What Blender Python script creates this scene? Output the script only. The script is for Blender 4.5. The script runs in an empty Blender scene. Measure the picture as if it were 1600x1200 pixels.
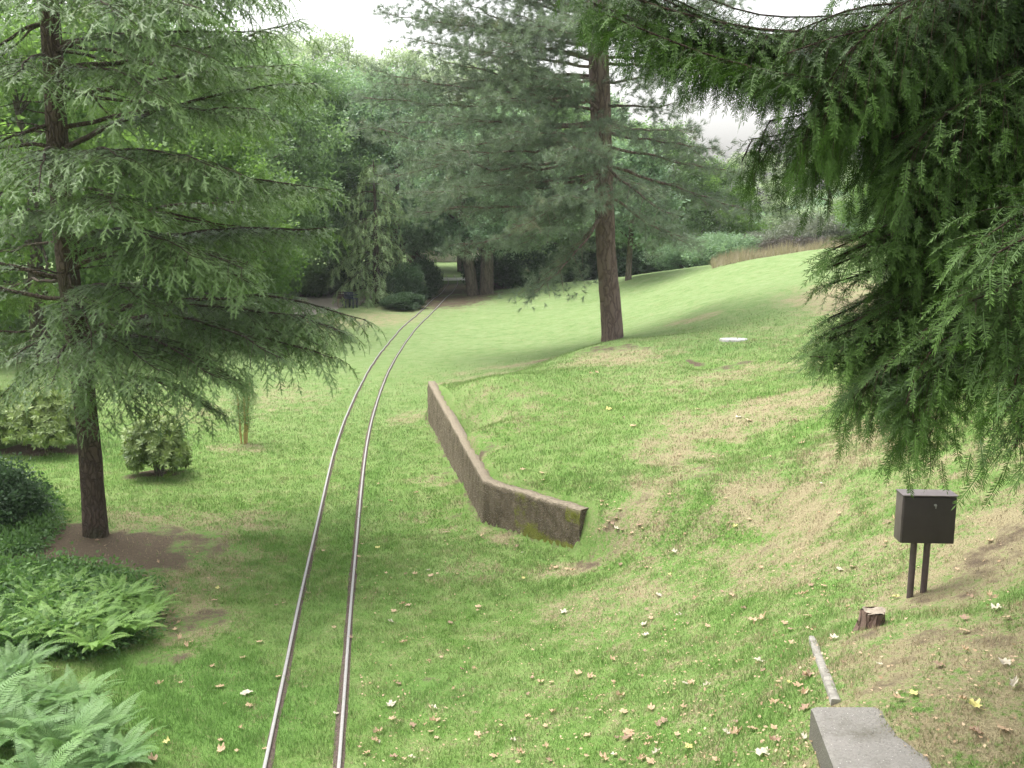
import bpy, math, random
import numpy as np
PI = math.pi
R = math.radians
rng = np.random.default_rng(7)
random.seed(7)
scene = bpy.context.scene
C = scene.collection

# ------------------------------------------------------------------ camera
F = 1556.0                      # focal length in pixels of the 1600 px wide photograph
PITCH = math.atan(270.0 / F)
CAM = np.array([0.0, 0.0, 4.5])
cam = bpy.data.cameras.new("camera")
cam.sensor_width = 36.0
cam.lens = 36.0 * F / 1600.0
cam.clip_start = 0.05
cam.clip_end = 3000.0
co = bpy.data.objects.new("camera", cam)
C.objects.link(co)
co.location = CAM
co.rotation_euler = (PI / 2 - PITCH, 0, 0)
scene.camera = co

# ------------------------------------------------------------------ world, sun, exposure
SUN_EL, SUN_AZ = 66.0, -60.0    # azimuth clockwise from +Y
world = bpy.data.worlds.new("World")
scene.world = world
world.use_nodes = True
nt = world.node_tree
nt.nodes.clear()
sky = nt.nodes.new('ShaderNodeTexSky')
sky.sky_type = 'NISHITA'
sky.sun_disc = False
sky.sun_elevation = R(SUN_EL)
sky.sun_rotation = R(SUN_AZ)
sky.air_density = 1.6
sky.dust_density = 6.0
sky.ozone_density = 1.0
hs = nt.nodes.new('ShaderNodeHueSaturation')
hs.inputs['Saturation'].default_value = 0.16
bg = nt.nodes.new('ShaderNodeBackground')
bg.inputs['Strength'].default_value = 0.15
wo = nt.nodes.new('ShaderNodeOutputWorld')
nt.links.new(sky.outputs[0], hs.inputs['Color'])
nt.links.new(hs.outputs[0], bg.inputs['Color'])
nt.links.new(bg.outputs[0], wo.inputs['Surface'])
sun = bpy.data.lights.new("sun", 'SUN')
sun.energy = 0.8
sun.angle = R(32)
sun.color = (1.0, 0.97, 0.92)
so = bpy.data.objects.new("sun", sun)
C.objects.link(so)
so.location = (-20, 20, 40)
so.rotation_euler = (R(90 - SUN_EL), 0, R(180 - SUN_AZ))
scene.view_settings.view_transform = 'Standard'
scene.view_settings.look = 'None'
scene.view_settings.gamma = 1.0
scene.view_settings.exposure = 1.66
scene.cycles.max_bounces = 6
scene.cycles.diffuse_bounces = 4
scene.cycles.glossy_bounces = 2
scene.cycles.transmission_bounces = 3
scene.cycles.volume_bounces = 0

# ------------------------------------------------------------------ pixel <-> world helpers
cp, sp_ = math.cos(PITCH), math.sin(PITCH)

def ray(px, py):
    a = (np.asarray(px, float) - 800.0) / F
    b = (600.0 - np.asarray(py, float)) / F
    d = np.stack([a, cp + b * sp_, -sp_ + b * cp], -1)
    return d

def at_z(px, py, z):
    d = ray(px, py)
    t = (z - CAM[2]) / d[..., 2]
    return CAM + d * t[..., None]

def at_y(px, py, Y):
    d = ray(px, py)
    t = np.asarray(Y, float) / d[..., 1]
    return CAM + d * np.asarray(t)[..., None]

# ------------------------------------------------------------------ terrain
def smooth(x):
    x = np.clip(x, 0, 1)
    return x * x * (3 - 2 * x)

shared = [(470,1200,0),(510,950,0),(540,700,0),(590,580,0),(640,500,0),(690,460,0),(704,445,0),
 (0,1200,.12),(0,1000,.08),(150,850,.06),(0,850,.12),(250,1000,0),(300,700,0),(100,700,.02),(380,690,0),
 (450,560,0),(450,480,0),(0,600,.1),(540,475,0),(650,1200,.04),(700,1000,.04),(740,850,.04),(700,720,.03),(660,620,.02),
 (900,1200,.42),(850,1000,.2),(905,900,.14),(1000,1000,.42),(1000,880,.42),(1100,1200,.85),(1100,1000,.7),
 (1200,1200,1.2),(1200,1000,1.0),(1215,1080,1.26),(1258,1098,1.60),(1246,1150,1.52),(1238,1200,1.44),(1200,850,.88),(1360,970,1.42),(1440,930,1.5),(1350,1080,1.62),
 (1450,1190,1.70),(1580,1180,1.82),(1580,950,1.86),(1580,800,1.92),(1400,780,1.6),(1300,850,1.2),(1500,650,2.0),
 (1300,600,1.7),(1180,700,1.2),(1150,600,1.4),(1180,531,1.6),
 (700,560,.04),(800,500,.25),(955,470,.7),(1100,490,1.45),(1200,450,2.1),(1290,390,3.0),(1150,415,2.3),
 (1000,434,1.5),(870,447,.75),(780,456,.28),(1400,400,2.9)]
wpts = [(-40,20,0),(-40,60,0),(-100,100,0),(0,150,0),(100,150,.5),(60,60,2.4),(40,20,3.6),(20,5,3.3),(10,-5,2.4),
 (3.3,1,1.6),(5,3,2.1),(6,6,2.3),(-8,-5,.2),(0,0,0),(0,-10,0),(8,66,.25),(2,66,0),(14,62,1.0),(22,62,1.9),(-300,300,0),(300,300,0),(0,400,0),
 (-200,0,0),(200,0,3),(0,-150,0),(-9,67,0),(20,80,.8)]
up_pts = [(684,604,.87),(727,678,.78),(850,774,.71),(772,754,.68),(925,800,.72),(725,640,.87),(800,700,.86),(850,640,1.05),(850,577,1.14),(955,535,1.36),
 (950,600,1.24),(1030,700,1.08),(960,745,.92),(750,597,.93),(705,598,.86),(1060,800,.88),(1100,560,1.42)]
low_pts = [(720,800,.04),(840,870,.08),(665,665,.03),(750,560,.12),(850,545,.3),(955,510,.6),(1050,500,1.1)]

def rbf_fit(pts):
    pts = np.array(pts, float)
    x, y, z = pts.T
    S = 14.0
    r = np.sqrt((x[:, None] - x) ** 2 + (y[:, None] - y) ** 2 + 1.0)
    n = len(x)
    A = np.zeros((n + 1, n + 1))
    A[:n, :n] = r - np.eye(n) * 0.02
    A[:n, n] = 1
    A[n, :n] = 1
    w = np.linalg.solve(A, np.append(z, 0))
    return x, y, w

def rbf_eval(m, X, Y):
    x, y, w = m
    out = np.full(X.shape, w[-1])
    for i in range(len(x)):
        out += w[i] * np.sqrt((X - x[i]) ** 2 + (Y - y[i]) ** 2 + 1.0)
    return out

def cvt(l):
    a = np.array(l, float)
    p = at_z(a[:, 0], a[:, 1], a[:, 2])
    return [tuple(q) for q in p]

base = cvt(shared) + wpts
LOW = rbf_fit(base + cvt(low_pts))
UPP = rbf_fit(base + cvt(up_pts))
W0 = at_z(667, 656, .03)[:2]
W1 = at_z(752, 819, .05)[:2]
W2 = at_z(903, 869, .12)[:2]
WALL = [W0, W1, W2]
poly = [W0, W1, W2, at_z(1010, 850, .6)[:2], at_z(1200, 760, 1.1)[:2], np.array([14., 9.]), np.array([30., 22.]), np.array([20., 30.]),
        at_z(1100, 528, 1.5)[:2], at_z(955, 530, 1.36)[:2], at_z(810, 576, 1.06)[:2], at_z(706, 598, .86)[:2]]
ew = [('w'), ('w'), 0.22, 1.5, 3, 3, 4, 4, 4, 4.5, 3.0, .35]

def terrain(X, Y):
    X = np.asarray(X, float); Y = np.asarray(Y, float)
    lo = rbf_eval(LOW, X, Y)
    up = rbf_eval(UPP, X, Y)
    n = len(poly)
    best = np.full(X.shape, 1e9)
    inside = np.zeros(X.shape, bool)
    wsum = np.zeros(X.shape); wid = np.zeros(X.shape)
    for i in range(n):
        a = poly[i]; b = poly[(i + 1) % n]
        e = b - a
        t = np.clip(((X - a[0]) * e[0] + (Y - a[1]) * e[1]) / (e @ e), 0, 1)
        d = np.hypot(X - a[0] - t * e[0], Y - a[1] - t * e[1])
        best = np.minimum(best, d)
        k = 1.0 / (d + 0.02) ** 4
        wd = 0.02 if ew[i] == 'w' else ew[i]
        wsum += k; wid += k * wd
        cond = ((a[1] > Y) != (b[1] > Y)) & (X < (b[0] - a[0]) * (Y - a[1]) / (b[1] - a[1] + 1e-12) + a[0])
        inside ^= cond
    wid = wid / wsum
    sd = np.where(inside, best, -best)
    m = smooth((sd - 0.07 + wid) / (wid + 0.10))
    z = lo * (1 - m) + up * m
    # small unevenness of the ground
    z += (0.014 * np.sin(X * 1.9 + 0.6 * Y) * np.sin(Y * 1.3 - 0.4 * X) + 0.008 * np.sin(3.7 * X + 1.1) * np.sin(4.3 * Y)) * smooth((np.abs(X + 2.2) - .4) / 1.5 * 1.0)
    # scrape under the burrow
    hx, hy = BUR
    z -= 0.16 * np.exp(-(((X - hx) / .28) ** 2 + ((Y - hy) / .45) ** 2))
    return z
BUR = at_z(1092, 566, 1.42)[:2]

def ground_at(px, py):
    px = np.atleast_1d(np.asarray(px, float)); py = np.atleast_1d(np.asarray(py, float))
    d = ray(px, py)
    ts = np.concatenate([np.arange(3, 30, .1), np.arange(30, 120, .4)])
    P = CAM + d[:, None, :] * ts[None, :, None]
    below = P[..., 2] < terrain(P[..., 0], P[..., 1])
    idx = np.where(below.any(1), below.argmax(1), len(ts) - 1)
    hi = ts[idx]; lo = ts[np.maximum(idx - 1, 0)]
    for _ in range(8):
        m = (hi + lo) / 2
        Q = CAM + d * m[:, None]
        b = Q[:, 2] < terrain(Q[:, 0], Q[:, 1])
        hi = np.where(b, m, hi); lo = np.where(b, lo, m)
    Q = CAM + d * hi[:, None]
    Q[:, 2] = terrain(Q[:, 0], Q[:, 1])
    return Q

def gp(px, py):
    return ground_at([px], [py])[0]

# ------------------------------------------------------------------ object helpers
def tag(o, label=None, cat=None, group=None, kind=None):
    if label: o['label'] = label
    if cat: o['category'] = cat
    if group: o['group'] = group
    if kind: o['kind'] = kind
    return o

def empty(name, loc=(0, 0, 0), rz=0.0):
    o = bpy.data.objects.new(name, None)
    o.empty_display_size = 0.2
    C.objects.link(o)
    o.location = tuple(float(v) for v in loc)
    o.rotation_euler = (0, 0, rz)
    return o

def copy_tree(o):
    c = o.copy(); C.objects.link(c)
    for ch in list(o.children):
        d = ch.copy(); C.objects.link(d); d.parent = c
        for g in list(ch.children):
            e = g.copy(); C.objects.link(e); e.parent = d
    return c

class MB:
    """collects polygons and links them as one mesh object"""
    def __init__(s):
        s.v = []; s.f3 = []; s.f4 = []; s.n = 0; s.t = []
    def add(s, v, f, tint=0.5):
        v = np.asarray(v, float).reshape(-1, 3)
        f = np.asarray(f, int)
        t = np.broadcast_to(np.asarray(tint, float), (len(v),)) if np.ndim(tint) == 0 or len(np.atleast_1d(tint)) == len(v) else np.full(len(v), .5)
        s.v.append(v); s.t.append(t)
        if len(f):
            (s.f3 if f.shape[1] == 3 else s.f4).append(f + s.n)
        s.n += len(v)
    def inst(s, T, pos, fwd, up, scale=1.0, tint=None):
        """copy template T = (verts, tris, quads, tints) to every pos, y along fwd, z along up"""
        tv, t3, t4, tt = T
        pos = np.asarray(pos, float); n = len(pos)
        if n == 0: return
        f = fwd / (np.linalg.norm(fwd, axis=1, keepdims=True) + 1e-9)
        r = np.cross(f, up); r /= (np.linalg.norm(r, axis=1, keepdims=True) + 1e-9)
        u = np.cross(r, f)
        sc = np.broadcast_to(np.asarray(scale, float), (n,))[:, None, None]
        V = tv[None, :, 0:1] * r[:, None] + tv[None, :, 1:2] * f[:, None] + tv[None, :, 2:3] * u[:, None]
        V = V * sc + pos[:, None]
        k = len(tv)
        off = (np.arange(n) * k)[:, None, None] + s.n
        if len(t3): s.f3.append((t3[None] + off).reshape(-1, 3))
        if len(t4): s.f4.append((t4[None] + off).reshape(-1, 4))
        if tint is None: tint = rng.random(n)
        s.t.append(np.clip(tint[:, None] * .75 + tt[None] * .5 - .125, 0, 1).reshape(-1))
        s.v.append(V.reshape(-1, 3)); s.n += n * k
    def build(s, name, mat, parent=None, smooth_=False, origin=None, extra=None):
        v = np.concatenate(s.v) if s.v else np.zeros((0, 3))
        if origin is not None: v = v - np.asarray(origin)
        me = bpy.data.meshes.new(name)
        f3 = np.concatenate(s.f3) if s.f3 else np.zeros((0, 3), int)
        f4 = np.concatenate(s.f4) if s.f4 else np.zeros((0, 4), int)
        nl = f3.size + f4.size; nf = len(f3) + len(f4)
        me.vertices.add(len(v)); me.vertices.foreach_set('co', v.astype(np.float32).ravel())
        me.loops.add(nl); me.loops.foreach_set('vertex_index', np.concatenate([f3.ravel(), f4.ravel()]).astype(np.int32))
        me.polygons.add(nf)
        ls = np.concatenate([np.arange(len(f3)) * 3, f3.size + np.arange(len(f4)) * 4]).astype(np.int32)
        me.polygons.foreach_set('loop_start', ls)
        if smooth_: me.polygons.foreach_set('use_smooth', np.ones(nf, bool))
        me.update(calc_edges=True)
        a = me.attributes.new('tint', 'FLOAT', 'POINT')
        a.data.foreach_set('value', np.concatenate(s.t).astype(np.float32) if s.t else np.zeros(0, np.float32))
        if extra:
            for k, val in extra.items():
                a = me.attributes.new(k, 'FLOAT', 'POINT')
                a.data.foreach_set('value', np.asarray(val, np.float32))
        me.validate()
        if mat: me.materials.append(mat)
        o = bpy.data.objects.new(name, me)
        C.objects.link(o)
        if parent is not None: o.parent = parent
        return o

def tube(mb, pts, rad, sides=8, tint=.5, cap=True, ell=None):
    pts = np.asarray(pts, float); n = len(pts)
    rad = np.broadcast_to(np.asarray(rad, float), (n,))
    tan = np.gradient(pts, axis=0); tan /= np.linalg.norm(tan, axis=1, keepdims=True) + 1e-9
    ref = np.array([0, 0, 1.0]) if abs(tan[:, 2]).mean() < .8 else np.array([0, 1.0, 0])
    r = np.cross(tan, ref); r /= np.linalg.norm(r, axis=1, keepdims=True) + 1e-9
    u = np.cross(r, tan)
    a = np.arange(sides) * 2 * PI / sides
    mod = np.ones((n, sides)) if ell is None else ell
    V = pts[:, None] + (np.cos(a)[None, :, None] * r[:, None] + np.sin(a)[None, :, None] * u[:, None]) * (rad[:, None] * mod)[..., None]
    V = V.reshape(-1, 3)
    i = np.arange(n - 1)[:, None] * sides; j = np.arange(sides)[None]; k = (j + 1) % sides
    q = np.stack([i + j, i + k, i + sides + k, i + sides + j], -1).reshape(-1, 4)
    mb.add(V, q, tint)
    if cap:
        c = np.concatenate([V[-sides:], pts[-1:]])
        mb.add(c, np.stack([np.arange(sides), (np.arange(sides) + 1) % sides, np.full(sides, sides)], 1), tint)
        c = np.concatenate([V[:sides], pts[:1]])
        mb.add(c, np.stack([(np.arange(sides) + 1) % sides, np.arange(sides), np.full(sides, sides)], 1), tint)

def box(mb, c, s, rz=0.0, bev=0.0, tint=.5):
    """chamfered box"""
    import bmesh
    bm = bmesh.new()
    bmesh.ops.create_cube(bm, size=1)
    for v in bm.verts: v.co = (v.co.x * s[0], v.co.y * s[1], v.co.z * s[2])
    if bev: bmesh.ops.bevel(bm, geom=bm.edges[:], offset=bev, segments=2, affect='EDGES', profile=.6)
    ca, sa = math.cos(rz), math.sin(rz)
    bm.verts.ensure_lookup_table()
    v = np.array([[a.co.x * ca - a.co.y * sa + c[0], a.co.x * sa + a.co.y * ca + c[1], a.co.z + c[2]] for a in bm.verts])
    bmesh.ops.triangulate(bm, faces=bm.faces[:])
    f = np.array([[q.index for q in p.verts] for p in bm.faces])
    mb.add(v, f, tint)
    bm.free()

# ------------------------------------------------------------------ materials
def new_mat(name):
    m = bpy.data.materials.new(name); m.use_nodes = True
    n = m.node_tree; n.nodes.clear()
    return m, n
def nd(n, t, **k):
    a = n.nodes.new(t)
    for key, val in k.items():
        if key.startswith('i_'): a.inputs[key[2:].replace('_', ' ')].default_value = val
        else: setattr(a, key, val)
    return a
def noise(n, vec, scale, detail=4, rough=.55):
    t = nd(n, 'ShaderNodeTexNoise'); t.inputs['Scale'].default_value = scale
    t.inputs['Detail'].default_value = detail; t.inputs['Roughness'].default_value = rough
    n.links.new(vec, t.inputs['Vector']); return t.outputs['Fac']
def ramp(n, fac, stops):
    r = nd(n, 'ShaderNodeValToRGB')
    el = r.color_ramp.elements
    while len(el) > 1: el.remove(el[0])
    el[0].position = stops[0][0]; c = stops[0][1]; el[0].color = (*c, 1) if not np.isscalar(c) else (c, c, c, 1)
    for p, c in stops[1:]:
        e = el.new(p); e.color = (*c, 1) if not np.isscalar(c) else (c, c, c, 1)
    n.links.new(fac, r.inputs[0]); return r.outputs[0]
def mix(n, fac, a, b, mode='MIX'):
    m = nd(n, 'ShaderNodeMix', data_type='RGBA', blend_type=mode)
    for sck, val in ((0, fac), (6, a), (7, b)):
        if hasattr(val, 'is_output'): n.links.new(val, m.inputs[sck])
        elif sck == 0: m.inputs[0].default_value = val
        else: m.inputs[sck].default_value = (*val, 1)
    return m.outputs[2]
def math_(n, op, a, b=None, clamp=False):
    m = nd(n, 'ShaderNodeMath', operation=op, use_clamp=clamp)
    for i, val in ((0, a), (1, b)):
        if val is None: continue
        if hasattr(val, 'is_output'): n.links.new(val, m.inputs[i])
        else: m.inputs[i].default_value = val
    return m.outputs[0]
def bump(n, h, strength, dist):
    b = nd(n, 'ShaderNodeBump'); b.inputs['Strength'].default_value = strength; b.inputs['Distance'].default_value = dist
    n.links.new(h, b.inputs['Height']); return b.outputs[0]
def finish(n, col, rough=.8, spec=.3, nrm=None, metal=0.0):
    p = nd(n, 'ShaderNodeBsdfPrincipled'); o = nd(n, 'ShaderNodeOutputMaterial')
    if hasattr(col, 'is_output'): n.links.new(col, p.inputs['Base Color'])
    else: p.inputs['Base Color'].default_value = (*col, 1)
    if hasattr(rough, 'is_output'): n.links.new(rough, p.inputs['Roughness'])
    else: p.inputs['Roughness'].default_value = rough
    p.inputs['Specular IOR Level'].default_value = spec
    p.inputs['Metallic'].default_value = metal
    if nrm is not None: n.links.new(nrm, p.inputs['Normal'])
    n.links.new(p.outputs[0], o.inputs[0])
    return p

def leaf_mat(name, dark, light, extra=None, trans=.3, rough=.5, spec=.35, nscale=.8):
    m, n = new_mat(name)
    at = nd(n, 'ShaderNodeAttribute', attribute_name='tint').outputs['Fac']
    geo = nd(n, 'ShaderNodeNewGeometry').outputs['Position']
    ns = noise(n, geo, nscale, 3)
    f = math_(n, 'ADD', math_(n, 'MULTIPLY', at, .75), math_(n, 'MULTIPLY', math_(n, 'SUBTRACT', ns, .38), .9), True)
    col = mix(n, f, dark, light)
    if extra:
        e = ramp(n, noise(n, geo, extra[1], 2), [(extra[2], 0.0), (extra[2] + .08, 1.0)])
        col = mix(n, math_(n, 'MULTIPLY', e, extra[3]), col, extra[0])
    p = nd(n, 'ShaderNodeBsdfPrincipled'); p.inputs['Roughness'].default_value = rough
    p.inputs['Specular IOR Level'].default_value = spec
    t = nd(n, 'ShaderNodeBsdfTranslucent'); mx = nd(n, 'ShaderNodeMixShader'); o = nd(n, 'ShaderNodeOutputMaterial')
    n.links.new(col, p.inputs['Base Color'])
    tc = mix(n, .6, col, (min(1, light[0] * 1.25), min(1, light[1] * 1.4), light[2] * .85))
    n.links.new(tc, t.inputs['Color'])
    mx.inputs[0].default_value = trans
    n.links.new(p.outputs[0], mx.inputs[1]); n.links.new(t.outputs[0], mx.inputs[2]); n.links.new(mx.outputs[0], o.inputs[0])
    return m

def bark_mat(name, a, b, scale=9.0, moss=None):
    m, n = new_mat(name)
    tc = nd(n, 'ShaderNodeTexCoord').outputs['Object']
    mp = nd(n, 'ShaderNodeMapping'); mp.inputs['Scale'].default_value = (1, 1, .16)
    vd = nd(n, 'ShaderNodeVectorMath', operation='ADD'); nn_ = nd(n, 'ShaderNodeTexNoise'); nn_.inputs['Scale'].default_value = 4; n.links.new(tc, nn_.inputs['Vector'])
    vm = nd(n, 'ShaderNodeVectorMath', operation='SCALE'); vm.inputs['Scale'].default_value = .22; n.links.new(nn_.outputs['Color'], vm.inputs[0])
    n.links.new(tc, vd.inputs[0]); n.links.new(vm.outputs[0], vd.inputs[1])
    n.links.new(vd.outputs[0], mp.inputs['Vector'])
    v = nd(n, 'ShaderNodeTexVoronoi', feature='DISTANCE_TO_EDGE'); v.inputs['Scale'].default_value = scale
    n.links.new(mp.outputs[0], v.inputs['Vector'])
    nz = noise(n, mp.outputs[0], scale * 2.5, 6, .7)
    h = math_(n, 'ADD', ramp(n, v.outputs['Distance'], [(0, 0.0), (.18, 1.0)]), nz)
    col = mix(n, math_(n, 'MULTIPLY', h, .55, True), a, b)
    if moss: col = mix(n, ramp(n, noise(n, tc, 1.7, 4), [(.5, 0.0), (.68, .7)]), col, moss)
    finish(n, col, .9, .15, bump(n, h, .9, .03))
    return m

def plain_mat(name, a, b, scale=20, rough=.8, spec=.3, bs=.3, bd=.005, metal=0.0):
    m, n = new_mat(name)
    tc = nd(n, 'ShaderNodeTexCoord').outputs['Object']
    nz = noise(n, tc, scale, 6, .65)
    col = mix(n, ramp(n, nz, [(.3, 0.0), (.7, 1.0)]), a, b)
    finish(n, col, rough, spec, bump(n, nz, bs, bd), metal)
    return m

def lawn_nodes(n):
    """shared colour of the ground and the grass blades: position noise plus 'dry', 'bare', 'lush' attributes"""
    pos = nd(n, 'ShaderNodeNewGeometry').outputs['Position']
    dry = nd(n, 'ShaderNodeAttribute', attribute_name='dry').outputs['Fac']
    lush = nd(n, 'ShaderNodeAttribute', attribute_name='lush').outputs['Fac']
    n1 = noise(n, pos, .55, 5, .6); n2 = noise(n, pos, 3.2, 5, .65); n3 = noise(n, pos, 26, 3, .6)
    g = mix(n, ramp(n, n1, [(.32, 0.0), (.66, 1.0)]), (.102, .205, .036), (.158, .260, .072))
    g = mix(n, ramp(n, n2, [(.40, 0.0), (.72, .8)]), g, (.225, .290, .105))
    g = mix(n, ramp(n, n3, [(.45, 0.0), (.8, .5)]), g, (.25, .26, .11))
    g = mix(n, lush, g, (.115, .220, .050))
    sep = nd(n, 'ShaderNodeSeparateXYZ'); n.links.new(pos, sep.inputs[0])
    g = mix(n, ramp(n, math_(n, 'DIVIDE', sep.outputs['Y'], 60.0), [(.28, 0.0), (.55, .75)]), g, mix(n, ramp(n, noise(n, pos, 2.2, 10, .85), [(.36, 0.0), (.64, 1.0)]), (.120, .195, .058), (.245, .305, .155)))  # paler with distance: haze and open sky light painted into the lawn
    dd = math_(n, 'ADD', dry, math_(n, 'MULTIPLY', math_(n, 'SUBTRACT', n2, .5), 1.6))
    dd = math_(n, 'ADD', dd, math_(n, 'MULTIPLY', math_(n, 'SUBTRACT', n3, .5), 1.7))
    straw = mix(n, n3, (.34, .285, .17), (.27, .22, .14))
    return pos, g, straw, dd, n2, n3

def mk_ground():
    m, n = new_mat('lawn_ground')
    pos, g, straw, dd, n2, n3 = lawn_nodes(n)
    bare = nd(n, 'ShaderNodeAttribute', attribute_name='bare').outputs['Fac']
    col = mix(n, ramp(n, dd, [(.36, 0.0), (.82, .9)]), g, straw)
    soil = mix(n, n3, (.052, .038, .027), (.18, .14, .095))
    bb = math_(n, 'ADD', bare, math_(n, 'MULTIPLY', math_(n, 'SUBTRACT', n2, .5), 1.7))
    bb = math_(n, 'ADD', bb, math_(n, 'MULTIPLY', math_(n, 'SUBTRACT', n3, .5), .5))
    col = mix(n, ramp(n, bb, [(.46, 0.0), (.80, 1.0)]), col, soil)
    n4 = noise(n, pos, 90, 4, .7)
    col = mix(n, 1.0, col, ramp(n, n4, [(.25, .55), (.75, 1.3)]), 'MULTIPLY')
    finish(n, col, .95, .1, bump(n, n4, .8, .03))
    return m
def mk_blade():
    m, n = new_mat('grass_blades')
    pos, g, straw, dd, n2, n3 = lawn_nodes(n)
    t = nd(n, 'ShaderNodeAttribute', attribute_name='tint').outputs['Fac']
    dd = math_(n, 'ADD', dd, math_(n, 'MULTIPLY', math_(n, 'SUBTRACT', t, .5), .55))
    col = mix(n, ramp(n, dd, [(.42, 0.0), (.74, 1.0)]), g, straw)
    col = mix(n, 1.0, col, ramp(n, t, [(0, .75), (1, 1.35)]), 'MULTIPLY')
    p = nd(n, 'ShaderNodeBsdfPrincipled'); p.inputs['Roughness'].default_value = .6; p.inputs['Specular IOR Level'].default_value = .25
    tr = nd(n, 'ShaderNodeBsdfTranslucent'); mx = nd(n, 'ShaderNodeMixShader'); o = nd(n, 'ShaderNodeOutputMaterial')
    mx.inputs[0].default_value = .35
    n.links.new(col, p.inputs['Base Color']); n.links.new(col, tr.inputs['Color'])
    n.links.new(p.outputs[0], mx.inputs[1]); n.links.new(tr.outputs[0], mx.inputs[2]); n.links.new(mx.outputs[0], o.inputs[0])
    return m
M = {}
M['ground'] = mk_ground()
M['blade'] = mk_blade()
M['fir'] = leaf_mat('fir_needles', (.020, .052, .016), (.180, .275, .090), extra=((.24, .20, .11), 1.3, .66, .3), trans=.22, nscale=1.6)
M['pine'] = leaf_mat('pine_needles', (.045, .068, .045), (.225, .285, .190), extra=((.20, .14, .09), .9, .62, .55), trans=.2, nscale=.9)
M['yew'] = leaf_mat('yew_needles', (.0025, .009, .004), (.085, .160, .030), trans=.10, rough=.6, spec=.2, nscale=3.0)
M['leaf_a'] = leaf_mat('broad_leaves', (.070, .130, .050), (.250, .365, .165), trans=.35, nscale=.5)
M['leaf_b'] = leaf_mat('blue_green_leaves', (.075, .145, .080), (.310, .430, .270), trans=.3, nscale=.5)
M['leaf_c'] = leaf_mat('haze_pale_leaves', (.190, .240, .150), (.460, .530, .370), trans=.35, nscale=.4)  # paleness of distant haze put into the leaf colour
M['leaf_d'] = leaf_mat('dark_shrub_leaves', (.022, .052, .022), (.085, .150, .065), trans=.2, nscale=.8)
M['leaf_e'] = leaf_mat('bright_leaves', (.065, .135, .030), (.190, .300, .080), trans=.45, nscale=.5)
M['rhodo'] = leaf_mat('rhododendron_leaves', (.050, .095, .030), (.300, .370, .120), trans=.2, rough=.5, spec=.3, nscale=3)
M['fern'] = leaf_mat('fern_fronds', (.075, .175, .035), (.260, .410, .110), trans=.35, nscale=1.5)
M['fern_blue'] = leaf_mat('cool_fern_fronds', (.045, .120, .034), (.175, .295, .095), trans=.3, nscale=1.5)
M['cover'] = leaf_mat('ground_cover_leaves', (.035, .085, .025), (.140, .250, .075), trans=.3, nscale=2)
M['grey_shrub'] = leaf_mat('grey_twigs', (.10, .12, .09), (.27, .29, .22), trans=.2, nscale=1)
M['brown_shrub'] = leaf_mat('brown_twigs', (.06, .05, .045), (.16, .14, .12), trans=.1, nscale=1)
M['straw'] = leaf_mat('dry_grass', (.22, .18, .12), (.42, .36, .25), trans=.2, nscale=1)
M['bark_fir'] = bark_mat('fir_bark', (.034, .024, .018), (.11, .082, .062), 22, moss=(.05, .06, .03))
M['bark_pine'] = bark_mat('pine_bark', (.075, .050, .042), (.21, .155, .13), 7)
M['bark_yew'] = bark_mat('yew_bark', (.025, .017, .013), (.07, .045, .035), 14)
M['bark_grey'] = bark_mat('grey_bark', (.060, .050, .038), (.16, .135, .10), 6)
M['twig'] = plain_mat('twig_bark', (.06, .05, .04), (.17, .145, .12), 30)
M['cane'] = plain_mat('yellow_cane', (.30, .22, .08), (.48, .38, .16), 30)

# ------------------------------------------------------------------ lawn
def axis(a0, a1, step, far, growth=1.16):
    c = list(np.arange(a0, a1 + 1e-6, step))
    s = step; x = c[-1]
    while x < far: s *= growth; x += s; c.append(x)
    s = step; x = c[0]; l = []
    while x > -far: s *= growth; x -= s; l.append(x)
    return np.array(l[::-1] + c)
gx = axis(-9.5, 11.5, .085, 420)
gy = axis(2.5, 26, .085, 420, 1.12)
gy = np.concatenate([gy[gy <= 26], np.arange(26.2, 64, .24), 64 * 1.1 ** np.arange(1, 22)])
GX, GY = np.meshgrid(gx, gy)
GZ = terrain(GX, GY)

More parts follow.
